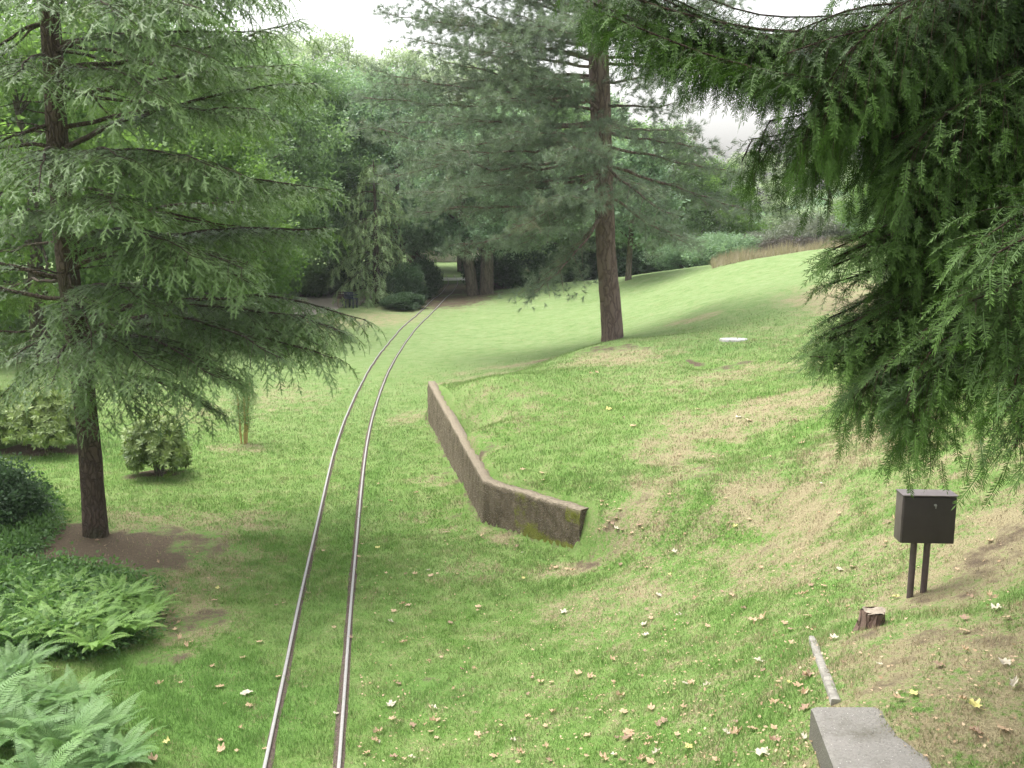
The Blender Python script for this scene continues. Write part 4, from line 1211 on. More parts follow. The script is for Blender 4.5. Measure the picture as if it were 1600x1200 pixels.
# ---- broadleaved trees behind
def broad_tree(name, h, w, seed, mat, bark, clumps=70, per=34, trunk_h=.28, tr=.22, twin=False, low=.22, templ=None, sc=1.0, dens=1.0):
    r = np.random.default_rng(seed)
    root = empty(name)
    wood = MB(); crown = MB()
    th = h * trunk_h
    tips = []
    def stem(x0, lean, rad):
        pts = [np.array([x0, 0, -.3]), np.array([x0 + lean * .3, 0, th * .5]), np.array([x0 + lean * .7, .05, th])]
        pts.append(pts[-1] + np.array([lean * .4, 0, h * .3])); pts.append(pts[-1] + np.array([r.normal() * .3, r.normal() * .3, h * .3]))
        trunk_mesh(wood, pts, [rad * 1.15, rad, rad * .85, rad * .5, rad * .12], 14, seed, .35)
        return pts
    P = stem(0, .1, tr)
    stems = [P]
    if twin: stems.append(stem(-tr * 2.1, -.8, tr * .85))
    wood2 = MB()
    cents = []
    for k in range(clumps):
        a = k * 2.4 + r.random(); z = (low + (1 - low) * ((k + .5) / clumps)) * h
        u = (z / h - low) / (1 - low)
        prof = math.sin(PI * min(1, max(0, u * .86 + .12))) ** .55
        rad = w / 2 * prof * (.45 + .6 * r.random() ** .6)
        c = np.array([math.cos(a) * rad, math.sin(a) * rad, z - .1 * rad])
        cents.append(c)
        if k % 3 == 0:
            S = stems[k % len(stems)]
            z0 = max(th * .7, min(z - rad * .6, h * .75))
            p0 = np.array([np.interp(z0, [q[2] for q in S], [q[0] for q in S]), 0, z0])
            tube(wood2, curve3(p0, c, .06, 7, .15, r=r), np.linspace(tr * .28 * (1.1 - u * .6), .012, 7), 6, cap=False)
    cents = np.array(cents); n = len(cents) * per
    ci = np.repeat(np.arange(len(cents)), per)
    sz = (w * .13 * (.7 + .6 * r.random(len(cents))))[ci]
    off = r.normal(size=(n, 3)); off /= np.linalg.norm(off, axis=1, keepdims=True)
    off *= (r.random(n) ** .45)[:, None] * sz[:, None]; off[:, 2] *= .62
    P = cents[ci] + off + r.normal(size=(n, 3)) * .12
    keep = r.random(n) < dens
    P = P[keep]; off = off[keep]; ci = ci[keep]; n = len(P)
    base_t = r.random(len(cents))[ci] * .75 - .1
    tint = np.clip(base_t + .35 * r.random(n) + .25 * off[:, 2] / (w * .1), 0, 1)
    T = templ or LT
    f = off + r.normal(size=(n, 3)) * .3
    k = r.integers(0, len(T), n)
    for q, tm in enumerate(T):
        m = k == q
        crown.inst(tm, P[m], f[m], np.tile(UP, (m.sum(), 1)) + r.normal(size=(m.sum(), 3)) * .3, 1.35 * sc * (.8 + .5 * r.random(m.sum())), tint[m])
    tk = wood.build('trunk', bark, root, smooth_=True)
    wood2.build('branch', bark, tk)
    crown.build('crown', mat, root)
    return root

def place(o, x, y, rz, s, label, cat='tree', group=None, z=None):
    o.location = (x, y, float(terrain(x, y)) if z is None else z)
    o.rotation_euler = (0, 0, rz)
    o.scale = s if hasattr(s, '__len__') else (s, s, s)
    tag(o, label, cat, group)
    return o
def px_xy(px, Y): return (px - 800) / F * Y * cp * 1.015 , Y
def bx(px, Y):                 # x for a thing standing at picture column px, depth Y
    return (px - 800) / F * (Y * cp + 4 * sp_)

tA = broad_tree('broadleaf_tree', 12, 9, 1, M['leaf_a'], M['bark_grey'], 80, 60, low=.18)
tB = broad_tree('broadleaf_tree', 12, 9, 2, M['leaf_b'], M['bark_grey'], 90, 60, low=.24)
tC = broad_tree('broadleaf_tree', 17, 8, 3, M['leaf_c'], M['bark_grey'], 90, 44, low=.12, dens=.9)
tD = broad_tree('twin_stemmed_tree', 11, 9, 4, M['leaf_b'], M['bark_grey'], 80, 55, trunk_h=.3, tr=.38, twin=True, low=.30)
tE = broad_tree('broadleaf_tree', 9, 7, 5, M['leaf_e'], M['bark_grey'], 70, 50, low=.12)
BG = [
 (tD, 760, 51.5, .0, .85, 'thick twin stemmed tree beside the far end of the track'),
 (tB, 622, 55, 1.0, (1.0, 1.0, .95), 'dense blue green tree overhanging the left side of the track'),
 (tB, 560, 64, 2.2, 1.05, 'full green tree behind the bench and the light path'),
 (tA, 475, 54, .7, 1.0, 'green tree at the bend of the path, behind the tip of the spruce'),
 (tA, 385, 48, 2.9, 1.0, 'green tree behind the right half of the spruce'),
 (tE, 60, 31, .2, (1.1, 1.1, 1.1), 'bright green tree seen left of the spruce trunk'),
 (tA, 240, 38, 4.0, 1.05, 'leafy tree hidden behind the middle of the spruce'),
 (tA, -40, 42, 5.0, 1.2, 'leafy tree at the left edge beyond the spruce'),
 (tE, 350, 34, 3.0, (.7, .7, .8), 'small bright tree beneath the spruce boughs'),
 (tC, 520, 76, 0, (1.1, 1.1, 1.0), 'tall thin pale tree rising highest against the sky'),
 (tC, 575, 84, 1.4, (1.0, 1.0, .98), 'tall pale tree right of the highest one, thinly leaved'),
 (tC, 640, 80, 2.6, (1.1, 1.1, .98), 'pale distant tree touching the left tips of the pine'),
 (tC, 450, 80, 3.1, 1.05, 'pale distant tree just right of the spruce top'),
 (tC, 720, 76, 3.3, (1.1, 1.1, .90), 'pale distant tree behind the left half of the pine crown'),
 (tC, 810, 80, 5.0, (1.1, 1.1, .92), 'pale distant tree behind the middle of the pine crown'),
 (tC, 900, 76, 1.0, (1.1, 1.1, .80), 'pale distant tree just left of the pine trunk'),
 (tB, 652, 66, 3.6, (1.1, 1.1, .95), 'green tree closing the view over the far track'),
 (tA, 820, 60, 4.3, 1.0, 'green tree behind the left boughs of the pine'),
 (tB, 900, 66, 5.1, 1.0, 'blue green tree directly behind the pine trunk'),
 (tA, 1010, 62, .9, (.9, .9, .75), 'low green tree right of the pine trunk, far behind'),
 (tE, 1100, 62, 1.9, (.9, .9, .72), 'yellowish green tree behind the crest of the slope'),
 (tC, 1170, 66, 2.0, (.9, .9, .42), 'pale bushy tree above the crest left of the grey shrub'),
 (tE, 1400, 48, 2.5, (.8, .8, .5), 'pale green tree half hidden behind the yew'),
 (tB, 1560, 44, 3.3, (.8, .8, .6), 'tree behind the dark yew at the right edge'),
 (tC, 1290, 68, 4.4, (1.0, 1.0, .40), 'pale grey green tree behind the grey shrub on the slope'),
 (tA, 160, 62, 1.2, 1.3, 'large tree far behind the spruce trunk'),
 (tA, 310, 66, 2.1, 1.25, 'large tree in the distance behind the spruce crown'),
 (tB, -120, 60, 2.7, 1.3, 'large tree outside the far left of the lawn'),
]
used = set()
for T, px, Y, rz, s, lab in BG:
    o = T if id(T) not in used else copy_tree(T)
    used.add(id(T))
    place(o, bx(px, Y), Y, rz, s, lab, 'tree', 'trees around the far lawn')

# slender tree right of the pine
mb_t = broad_tree('broadleaf_tree', 6, 3.6, 8, M['leaf_b'], M['bark_grey'], 40, 40, trunk_h=.3, tr=.13, low=.32)
place(mb_t, bx(981, 46), 46, 0, 1, 'slim straight tree standing alone on the lawn edge right of the pine trunk', 'tree')

# drooping pale conifer by the benches
def small_conifer(name, h, rad, seed, mat, label, x, y, sc=1.6, low=.06, lv=.42):
    random.seed(seed)
    base = np.array([x, y, float(terrain(x, y))])
    root = empty(name, base); tag(root, label, 'tree')
    mb = MB(); trunk_mesh(mb, [(0, 0, -.2), (.05, 0, h * .5), (0, 0, h)], [.2, .12, .02], 12, seed, .2); mb.build('trunk', M['bark_fir'], root, smooth_=True)
    wood = MB(); sp = Sprays(); z = h * low + .6
    while z < h * .98:
        for _ in range(6):
            a = random.random() * 2 * PI; ln = rad * (1 - z / h) ** .5 * (.5 + .6 * random.random())
            d = np.array([math.cos(a), math.sin(a), -.28])
            conifer_branch(wood, sp, curve3(np.array([0, 0, z]), np.array([0, 0, z]) + d * ln, .12, 8, .1), .02, f0=.3, gap=.30, sl=.9, droop=.7, sgap=.2, hang=.9, sc=sc)
        z += lv
    wood.build('branch', M['bark_fir'], root)
    fo = MB(); sp.emit(fo, FT); fo.build('crown', mat, root); print('LOG', name, len(sp.p))
    return root
M['fir_pale'] = leaf_mat('pale_fir_needles', (.08, .15, .05), (.34, .44, .20), trans=.2, nscale=1.2)
x_, y_ = bx(588, 49), 49
small_conifer('cypress_tree', 6.9, 2.7, 11, M['fir_pale'], 'pale weeping conifer drooping over the seats on the path', x_, y_, 2.2, .02)

# ------------------------------------------------------------------ shrubs
def shrub(name, h, w, seed, mat, n, templ, sc, label=None, stems=7, low=.05, flat=1.0, loc=None, group=None, tintup=.4, cat='shrub'):
    r = np.random.default_rng(seed)
    root = empty(name)
    wood = MB(); cr = MB()
    m = 18
    cs = []
    for k in range(m):
        a = k * 2.4 + r.random(); u = (k + .5) / m
        e = math.asin(min(1, u)) 
        rr = (.55 + .3 * r.random())
        cs.append([math.cos(a) * math.cos(e) * w / 2 * rr, math.sin(a) * math.cos(e) * w / 2 * rr, h * (.22 + .6 * math.sin(e) * rr)])
    cs = np.array(cs); rc = (w * .2 * (.8 + .5 * r.random(m)))
    ci = r.integers(0, m, n)
    off = r.normal(size=(n, 3)); off /= np.linalg.norm(off, axis=1, keepdims=True)
    rad = (r.random(n) ** .35)[:, None]
    P = cs[ci] + off * rad * rc[ci][:, None] * [1, 1, .9 * h / w + .2]
    ok = P[:, 2] > low; P = P[ok]; off = off[ok]
    out = P / [w / 2, w / 2, h] ; out[:, 2] -= .2
    f = off + out * .8 + r.normal(size=P.shape) * .25 + [0, 0, .35]
    tint = np.clip(.1 + .5 * r.random(len(P)) + tintup * (P[:, 2] / h - .35), 0, 1)
    k = r.integers(0, len(templ), len(P))
    for q, tm in enumerate(templ):
        s_ = k == q
        cr.inst(tm, P[s_], f[s_], r.normal(size=(s_.sum(), 3)) * .4 + UP, sc * (.75 + .5 * r.random(s_.sum())), tint[s_])
    for k in range(stems):
        c = cs[r.integers(0, m)]
        tube(wood, curve3(np.array([r.normal() * .05, r.normal() * .05, -.1]), c, .05, 6, .15, r=r), np.linspace(.018 * w, .004, 6), 5, cap=False)
    wood.build('stem', M['twig'], root)
    cr.build('foliage', mat, root)
    if loc is not None:
        root.location = tuple(loc)
    if label: tag(root, label, cat, group)
    return root
g1 = gp(245, 742)
shrub('rhododendron_bush', 1.30, 1.15, 21, M['rhodo'], 900, RT, .95, 'rounded rhododendron bush right of the spruce trunk', loc=g1, low=.06)
g2 = gp(72, 702)
shrub('rhododendron_bush', 1.45, 1.9, 22, M['rhodo'], 1300, RT, 1.0, 'wide rhododendron bush behind the spruce trunk on its left', loc=g2, low=.28)
g3 = gp(-45, 700)
shrub('rhododendron_bush', 1.6, 1.8, 23, M['rhodo'], 1000, RT, 1.0, 'rhododendron bush cut by the left edge', loc=g3, low=.1)
g4 = gp(-15, 822)
shrub('evergreen_shrub', 1.0, 1.5, 24, M['leaf_d'], 1500, LT_S, 1.0, 'low dark green shrub at the left edge in front of the spruce', loc=g4, low=.02)
sA = shrub('evergreen_shrub', 2.2, 3.4, 31, M['leaf_d'], 2600, LT, .8)
sB = shrub('grey_shrub', 2.2, 3.6, 32, M['leaf_b'], 2600, LT, .75)
sC = shrub('grey_shrub', 2.4, 4.2, 33, M['grey_shrub'], 3000, LT, .7)
sD = shrub('bare_shrub', 1.2, 3.2, 34, M['brown_shrub'], 2200, LT, .55)
sE = shrub('bushy_shrub', 2.2, 3.6, 35, M['leaf_a'], 2400, LT, .85)
SB = [
 (sA, 662, 52, 0, (.50, 1.5, 1.1), 'dark clipped shrub right beside the track where it enters the shade'),
 (sA, 634, 48.0, 1, (.5, .7, 1.0), 'low dark shrub at the foot of the blue green tree'),
 (sA, 630, 45.8, 2, (.75, .6, .38), 'small spreading green shrub at the edge of the track'),
 (sE, 480, 54, .4, (1.1, 1.1, .9), 'green bush on the small lawn left of the path'),
 (sE, 405, 56, 1.4, (1.1, 1.1, .9), 'green bush further left beside the path'),
 (sA, 785, 57, 2.2, (1.3, 1.3, 1.2), 'dark shrub right of the twin stemmed tree'),
 (sA, 840, 60, 3.0, (1.5, 1.3, 1.2), 'dark shrub behind the lowest pine bough on the left'),
 (sA, 1025, 57.5, .2, (1.3, 1.2, .75), 'dark blue green shrub by the pale path right of the pine'),
 (sB, 1075, 56, .8, (1.2, 1.2, .95), 'grey green shrub on the crest beside the dark one'),
 (sB, 1130, 53, 1.8, (1.2, 1.2, .85), 'second grey green shrub further right along the crest'),
 (sC, 1265, 50, 0, (1.0, 1.0, .95), 'rounded pale grey shrub on the crest of the slope'),
 (sD, 1240, 47.5, 0, (1.05, .8, .85), 'low dark brown leafless shrub in front of the grey one'),
 (sB, 1340, 52, 2.6, (1.2, 1.2, 1.0), 'blue green shrub right of the pale grey one'),
 (sC, 1190, 54, 1.1, (.9, .9, .8), 'grey shrub left of the brown leafless one'),
 (sE, 1420, 44, 1.9, (1.2, 1.2, .8), 'green shrub seen through the yew twigs'),
 (sE, 130, 33, .9, (1.3, 1.2, .7), 'green bush seen just right of the spruce trunk, low'),
 (sE, 30, 36, 2.9, (1.4, 1.2, .8), 'green bush behind the rhododendrons'),
 (sA, 250, 40, 2.4, (1.5, 1.2, .75), 'dark bush far behind the rounded rhododendron'),
 (sB, 330, 42, .3, (1.3, 1.2, .75), 'grey green bush behind the yellow stemmed shrub'),
 (sA, 520, 58, .3, (1.7, 1.2, .8), 'dark hedge like shrub closing off the path'),
 (sA, 590, 60, 1.3, (1.7, 1.2, .9), 'dark shrub behind the weeping conifer'),
 (sA, 900, 62, 1.3, (1.7, 1.2, 1.0), 'dark shrub directly behind the pine trunk'),
 (sA, 960, 64, 2.3, (1.5, 1.2, 1.0), 'dark shrub between the pine and the slim tree'),
]
used = set()
for T, px, Y, rz, s, lab in SB:
    o = T if id(T) not in used else copy_tree(T)
    used.add(id(T))
    place(o, bx(px, Y), Y, rz, s, lab, 'shrub', 'shrubs around the far lawn')

# hedge belt far behind everything: one wood that reads as a mass
fw = MB(); nW = 26000
ang = R(-58) + R(112) * rng.random(nW); rad_ = 105 + 22 * rng.random(nW)
Xw, Yw = np.sin(ang) * rad_, np.cos(ang) * rad_
hz_ = (8.0 + 2.5 * np.sin(ang * 23) + 1.5 * np.sin(ang * 61 + 1)) * np.where(ang > .18, .55, 1.0)
Zw = terrain(Xw, Yw) + rng.random(nW) ** .8 * hz_
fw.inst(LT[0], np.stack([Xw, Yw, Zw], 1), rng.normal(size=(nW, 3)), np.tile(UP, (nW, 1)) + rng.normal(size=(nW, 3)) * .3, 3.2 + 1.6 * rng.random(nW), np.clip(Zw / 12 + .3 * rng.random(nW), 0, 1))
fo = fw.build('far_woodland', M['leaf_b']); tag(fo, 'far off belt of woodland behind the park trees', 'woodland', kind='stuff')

# shrub with yellow canes
yb = gp(381, 693)
root = empty('bamboo_clump', yb); tag(root, 'young clump with upright yellow canes and thin foliage on the left lawn', 'bamboo')
r = np.random.default_rng(5)
cr = MB()
for k in range(7):
    a = r.random() * 2 * PI; b = np.array([math.cos(a) * .05, math.sin(a) * .05, -.03]); t = b + [math.cos(a) * .22 * r.random(), math.sin(a) * .2 * r.random(), 1.0 + .5 * r.random()]
    mb = MB(); pth = curve3(b, t, 0, 10, .08, r=r); tube(mb, pth, np.linspace(.017, .004, 10), 7, cap=False)
    mb.build('cane', M['cane'], root)
    n = 60; ii = 3 + (r.random(n) * 6.9); P = np.stack([np.interp(ii, np.arange(10), pth[:, q]) for q in range(3)], 1) + r.normal(size=(n, 3)) * .09
    cr.inst(LT_S[0], P, r.normal(size=(n, 3)) + [0, 0, .2], r.normal(size=(n, 3)) * .5 + UP, .42 + .2 * r.random(n))
cr.build('foliage', M['fir_pale'], root)

# ------------------------------------------------------------------ ferns and ground cover
def make_fern(seed, n, mat):
    n = int(n * 1.5)
    r = np.random.default_rng(seed); root = empty('fern_plant')
    for k in range(3):
        mb = MB()
        m = n // 3
        a = (np.arange(m) * 3 + k) * 2.4 + r.random(m) * .5
        f = np.stack([np.cos(a), np.sin(a), (r.random(m) - .35) * .5], 1)
        mb.inst(FR[k], np.stack([np.cos(a) * .03, np.sin(a) * .03, np.zeros(m)], 1), f, np.tile(UP, (m, 1)) + r.normal(size=(m, 3)) * .12, .75 + .45 * r.random(m), .25 + .7 * r.random(m))
        mb.build('frond', mat, root)
    return root
fa = make_fern(1, 15, M['fern']); fb = make_fern(2, 18, M['fern_blue']); fc = make_fern(3, 15, M['fern'])
FP = [(fa,140,985,.8),(fc,185,960,.8),(fa,90,1010,.85),(fc,205,1005,.7),(fa,60,960,.7),(fc,150,1030,.75),(fa,235,975,.6),(fc,110,945,.7),(fa,170,1005,.75),(fc,120,1005,.8),(fa,215,960,.6),(fc,80,975,.7),
      (fb,60,1120,.8),(fb,120,1110,.75),(fb,20,1170,.85),(fb,100,1180,.85),(fb,160,1160,.7),(fb,0,1090,.8),(fb,60,1240,.85),(fb,150,1230,.75),(fa,-20,1020,.8),(fb,-40,1160,1.0),(fc,20,930,.6),(fb,185,1200,.7),(fb,30,1060,.7)]
used = set()
for k, (T, px, py, s) in enumerate(FP):
    o = T if id(T) not in used else copy_tree(T); used.add(id(T))
    p = gp(px, py)
    pale = T is not fb
    place(o, p[0], p[1], k * 1.3, s, 'yellow green fern in the bed left of the track' if pale else 'cool green fern in the lower left corner', 'fern', 'yellow green ferns in the middle bed' if pale else 'cool green ferns in the lower left corner', z=p[2] + (.10 if pale else .01))
n = 5200
px = rng.random(n) * 300 - 40; py = 898 + rng.random(n) * 132
edge = rng.random(n) < smooth((285 + 25 * np.sin(py * .09) - np.abs(py - 955) * .9 - px) / 150)
px, py = px[edge], py[edge]
P = ground_at(px, py); n = len(P)
P[:, 2] += .02 + .16 * rng.random(n) * smooth((250 - px) / 90)
mb = MB(); mb.inst(LT_S[0], P, rng.normal(size=(n, 3)) + [0, 0, .3], np.tile(UP, (n, 1)) + rng.normal(size=(n, 3)) * .3, .75 + .5 * rng.random(n), rng.random(n))
tag(mb.build('ground_cover', M['cover']), 'low dark leafy ground cover around the ferns', 'ground cover', kind='stuff')
# weeds around the dark edge shrub
n = 1500; px = rng.random(n) * 110 - 20; py = 760 + rng.random(n) * 110
k_ = px < 110 - np.abs(py - 810) ; P = ground_at(px[k_], py[k_]); n = len(P); P[:, 2] += .1 * rng.random(n)
mb = MB(); mb.inst(LT_S[1], P, rng.normal(size=(n, 3)) + [0, 0, .3], np.tile(UP, (n, 1)), .7 + .5 * rng.random(n), rng.random(n) * .6)
tag(mb.build('weeds', M['cover']), 'weeds growing under the dark shrub at the left edge', 'weeds', kind='stuff')

# tall dry grass on the crest
n = 6500
px = 1110 + 260 * rng.random(n); Yd = 43 + 5 * rng.random(n)
Xd = (px - 800) / F * (Yd * cp + 4 * sp_); Zd = terrain(Xd, Yd)
hd = (.15 + .55 * rng.random(n)) * (.6 + .5 * np.sin(Xd * 1.7) ** 2); a = rng.random(n) * 2 * PI
P = np.stack([Xd, Yd, Zd], 1); wv = np.stack([np.cos(a), np.sin(a), 0 * a], 1) * .014
tip = P + np.stack([rng.normal(size=n) * .12, rng.normal(size=n) * .12, hd], 1)
V = np.stack([P - wv, P + wv, tip], 1).reshape(-1, 3)
mb = MB(); mb.add(V, np.arange(3 * n).reshape(-1, 3)); mb.t = [np.repeat(rng.random(n), 3)]
tag(mb.build('dry_grass', M['straw']), 'strip of tall straw coloured grass along the crest of the slope', 'dry grass', kind='stuff')

# ------------------------------------------------------------------ fallen leaves
def leaf_obj(seed, mat, curl):
    r = np.random.default_rng(seed)
    pts = []; K = 22
    for k in range(K):
        a = 2 * PI * k / K
        lobe = abs(math.cos(2.5 * (a - PI / 2))) ** .8
        rr = .026 + .036 * lobe * (1.1 if math.sin(a) > -.3 else .6) * (.9 + .2 * r.random())
        pts.append([rr * math.cos(a), rr * math.sin(a), 0])
    V = np.array(pts); d = np.hypot(V[:, 0], V[:, 1])
    V[:, 2] = curl * (d / .06) ** 2 * .013 * (1 + .6 * np.sin(np.arange(K) * 1.9 + seed)) + .004 * r.normal(size=K)
    V[:, 0] *= 1 - .25 * curl * r.random()
    V = np.concatenate([V, [[0, 0, .0]]])
    mb = MB()
    t = np.concatenate([.4 + .5 * r.random(K), [.2]])
    mb.add(V, [[k, (k + 1) % K, K] for k in range(K)], t)
    st = [[0, -.03, 0], [.004, -.06, .004], [.012, -.085, .012]]
    tube(mb, st, .0012, 4, .2)
    o = mb.build('fallen_leaf', mat)
    return o
M['leaf_tan'] = leaf_mat('tan_dead_leaf', (.30, .19, .10), (.52, .38, .25), trans=.15, nscale=20)
M['leaf_pale'] = leaf_mat('pale_dead_leaf', (.34, .29, .21), (.56, .51, .41), trans=.15, nscale=20)
M['leaf_brown'] = leaf_mat('brown_dead_leaf', (.17, .11, .065), (.34, .23, .15), trans=.1, nscale=20)
M['leaf_yel'] = leaf_mat('yellow_dead_leaf', (.42, .36, .10), (.62, .58, .24), trans=.2, nscale=20)
protos = {}
for kind, mt in (('tan', 'leaf_tan'), ('pale', 'leaf_pale'), ('brown', 'leaf_brown'), ('yellow', 'leaf_yel')):
    protos[kind] = [leaf_obj(s + len(kind) * 7, M[mt], c) for s, c in ((1, .5), (2, 1.6), (3, 2.4))]
lab = {'tan': 'curled tan maple leaf', 'pale': 'pale whitish maple leaf', 'brown': 'dark brown curled leaf', 'yellow': 'yellow maple leaf'}
def region(px, py):
    if px < 400: return 'on the grass left of the track'
    if px < 560: return 'lying beside the rails'
    if px > 1280 and py > 760: return 'on the dry slope by the brown box'
    if py < 780: return 'on the upper lawn behind the wall'
    if px < 900 and py < 950: return 'on the grass below the mossy wall'
    return 'on the lawn in the foreground'
spots = [(385,1085,'pale',2.0),(612,975,'pale',1.3),(882,958,'pale',1.5),(1187,1036,'pale',1.5),(610,1104,'pale',1.6),(1192,1180,'pale',2.2),(1583,1075,'pale',1.6),(1570,1040,'pale',1.3),
 (680,1130,'tan',1.5),(983,1148,'tan',1.8),(679,1110,'pale',1.3),(1175,972,'tan',1.7),(1190,970,'tan',1.7),(247,1072,'tan',1.5),(740,1048,'tan',1.2),(815,1180,'tan',1.3),(1148,1150,'tan',1.6),(846,1068,'tan',1.4),
 (862,1115,'tan',1.3),(1080,1070,'tan',1.4),(1262,965,'tan',1.3),(1305,1000,'pale',1.1),(1255,1088,'tan',1.5),(1262,1058,'tan',1.2),(1312,892,'pale',1.3),(1332,888,'tan',1.2),(1310,805,'tan',1.1),(1030,932,'pale',1.3),
 (592,1146,'tan',1.6),(585,1160,'tan',1.4),(945,1190,'tan',1.5),(1000,1190,'tan',1.4),(1025,1180,'pale',1.3),(1545,935,'tan',1.2),(1508,990,'tan',1.2),(905,1055,'tan',1.4),(970,1090,'tan',1.5),(1260,1060,'brown',1.3),
 (280,1000,'tan',1.6),(292,1012,'tan',1.5),(270,960,'brown',1.4),(345,1075,'tan',1.4),(380,1030,'tan',1.3),(335,940,'tan',1.2),(405,1005,'tan',1.2),(240,1190,'tan',1.7),(345,1175,'tan',1.6),(590,858,'yellow',1.2),(1148,825,'yellow',1.2),(1135,1148,'pale',1.2)]
rr_ = random.Random(4)
zones = [((560, 1290, 880, 1195), 112), ((560, 900, 720, 900), 22), ((250, 420, 860, 1195), 20), ((940, 1300, 640, 900), 34), ((1300, 1590, 800, 1190), 28), ((930, 1010, 775, 840), 14),
         ((150, 330, 790, 930), 10), ((420, 560, 800, 1195), 8), ((690, 1300, 560, 700), 12)]
for (x0, x1, y0, y1), c in zones:
    for _ in range(c):
        k = rr_.choices(['tan', 'pale', 'brown', 'yellow'], [6, .7, 2.2, .3])[0]
        spots.append((rr_.uniform(x0, x1), y0 + (y1 - y0) * rr_.random(), k, .6 + .75 * rr_.random()))
spots = spots[:300]
G = ground_at([s[0] for s in spots], [s[1] for s in spots])
first = set()
for (px, py, k, s), p in zip(spots, G):
    pr = rr_.choice(protos[k])
    if wall_dist(np.array([p[0]]), np.array([p[1]]))[0] < .22: p = p + np.array([-.4, -.3, 0]); p[2] = float(terrain(p[0], p[1]))
    if pr.name in first:
        o = pr.copy(); C.objects.link(o)
    else:
        o = pr; first.add(pr.name)
    o.location = (p[0], p[1], p[2] + .022)
    o.rotation_euler = (rr_.uniform(-.25, .25), rr_.uniform(-.25, .25), rr_.uniform(0, 6.28))
    sc = s * (.54 if py > 700 else .85)
    o.scale = (sc, sc, sc)
    where = region(px, py)
    tag(o, lab[k] + ' ' + where, 'leaf', lab[k].replace('leaf', 'leaves') + ' ' + where)
# finer crumbs of old leaves and twigs
n = 2600
pxs = np.concatenate([rng.uniform(560, 1300, n // 2), rng.uniform(900, 1590, n // 2)]); pys = np.concatenate([rng.uniform(820, 1200, n // 2), rng.uniform(620, 1200, n // 2)])
P = ground_at(pxs, pys) + [0, 0, .018]
crumb = mk_template([kite((0, 0, 0), (0, 1, .1), (0, 0, 1), .028, .018)], (), [.5])
mb = MB(); mb.inst(crumb, P, rng.normal(size=P.shape) * [1, 1, .3], np.tile(UP, (len(P), 1)) + rng.normal(size=P.shape) * .4, .4 + .8 * rng.random(len(P)), rng.random(len(P)))
tag(mb.build('leaf_litter', M['leaf_tan']), 'tiny crumbs of dead leaves strewn over the lawn', 'leaf litter', kind='stuff')

# ------------------------------------------------------------------ seats by the path, kiosk beyond the trees
M['seat_brown'] = plain_mat('dark_brown_wood', (.035, .015, .014), (.07, .03, .026), 12, .6, .3)
M['seat_blue'] = plain_mat('dark_blue_paint', (.012, .018, .035), (.025, .035, .06), 12, .5, .3)
M['seat_leg'] = plain_mat('pale_wood_leg', (.25, .20, .13), (.36, .30, .2), 12, .7, .3)
M['cloth'] = plain_mat('white_cloth', (.7, .7, .72), (.82, .82, .84), 5, .8, .2)
def seat(px, py, w, mat, legm, label, rz):
    p = gp(px, py); root = empty('park_seat', p, rz); tag(root, label, 'seat')
    def part(name, c, s, m, par=root):
        mb = MB(); box(mb, c, s, 0, .008); return mb.build(name, m, par)
    mb = MB()
    for k in range(4): box(mb, (0, -.15 + k * .11, .44), (w, .09, .03), 0, .006)
    mb.build('seat', mat, root)
    mb = MB()
    for k in range(3): box(mb, (0, -.22, .52 + k * .10), (w, .03, .085), 0, .006)
    mb.build('backrest', mat, root)
    for sx in (-1, 1):
        for sy in (-.18, .18): part('leg', (sx * (w / 2 - .05), sy, .21), (.05, .05, .44), legm)
        part('armrest', (sx * (w / 2 - .02), 0, .62), (.05, .42, .035), mat)
    return p
seat(534, 480, .42, M['seat_brown'], M['seat_leg'], 'dark brown garden seat on pale legs at the edge of the path', .25)
seat(549, 481, .5, M['seat_blue'], M['seat_blue'], 'dark blue garden seat next to the brown one under the conifer', -.35)
p = gp(541.5, 478)
mb = MB(); box(mb, (0, 0, .36), (.5, .45, .035), 0, .01)
tb = empty('garden_table', p); tag(tb, 'small white table between the two dark garden seats', 'table')
mb = MB(); box(mb, (0, 0, .60), (.42, .42, .035), 0, .01); mb.build('tabletop', M['cloth'], tb)
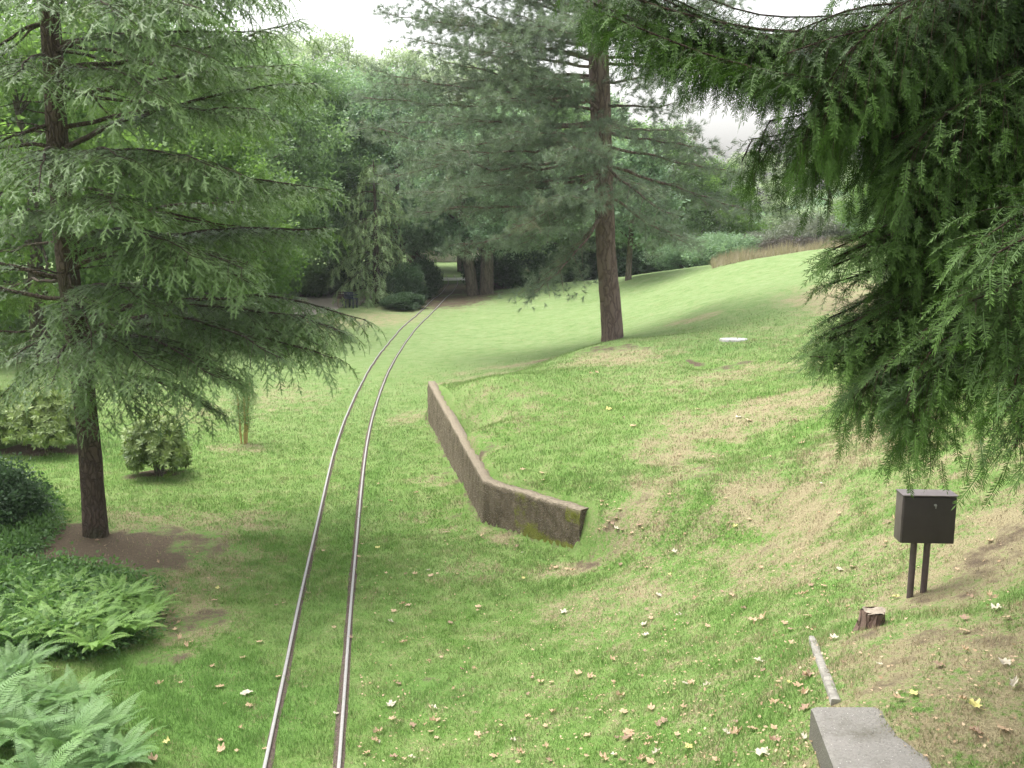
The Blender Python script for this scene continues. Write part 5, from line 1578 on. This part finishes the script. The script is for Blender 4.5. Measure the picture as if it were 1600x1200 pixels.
for sx in (-1, 1):
    for sy in (-1, 1):
        mb = MB(); box(mb, (sx * .16, sy * .16, .295), (.035, .035, .59), 0, .004); mb.build('leg', M['seat_blue'], tb)

M['kiosk_wall'] = plain_mat('violet_render', (.10, .09, .17), (.14, .12, .22), 3, .8)
M['kiosk_roof'] = plain_mat('red_roof', (.20, .045, .035), (.28, .07, .05), 8, .8)
M['kiosk_base'] = plain_mat('pale_render', (.5, .42, .38), (.6, .52, .46), 8, .8)
kx, ky = bx(700, 92), 92
kz = float(terrain(kx, ky))
kr = empty('pavilion', (kx, ky, kz), .2); tag(kr, 'distant dark pavilion with a red eave seen through the gap above the track', 'building')
mb = MB(); box(mb, (0, 0, .5), (7, 4, 1.0), 0, .02); mb.build('base', M['kiosk_base'], kr)
mb = MB(); box(mb, (0, .1, 2.05), (6.6, 3.6, 2.1), 0, .02); wl = mb.build('wall', M['kiosk_wall'], kr)
for k in range(4):
    mb = MB(); box(mb, (-2.4 + 1.6 * k, -1.72, 2.1), (1.0, .06, 1.1), 0, .01); mb.build('window', M['box'], wl)
mb = MB(); mb.add([(-4, -2.6, 3.1), (4, -2.6, 3.1), (4, 2.6, 3.1), (-4, 2.6, 3.1), (-2, 0, 4.3), (2, 0, 4.3), (-4, -2.6, 2.95), (4, -2.6, 2.95), (4, 2.6, 2.95), (-4, 2.6, 2.95)],
  [[0, 1, 5, 4], [2, 3, 4, 5], [6, 7, 1, 0], [7, 8, 2, 1], [8, 9, 3, 2], [9, 6, 0, 3], [9, 8, 7, 6]]); mb.f3.append(np.array([[1, 2, 5], [3, 0, 4]])); mb.build('roof', M['kiosk_roof'], kr)

# ------------------------------------------------------------------ soft air between here and the far trees
hz = MB(); box(hz, (0, 40, 19), (420, 240, 52), 0, 0)
m, n = new_mat('haze'); pv = nd(n, 'ShaderNodeVolumePrincipled'); oo = nd(n, 'ShaderNodeOutputMaterial')
pv.inputs['Color'].default_value = (.93, .97, 1.0, 1); pv.inputs['Density'].default_value = .0004
n.links.new(pv.outputs[0], oo.inputs['Volume'])
tag(hz.build('haze', m), 'thin pale summer haze in the air', 'haze', kind='stuff')
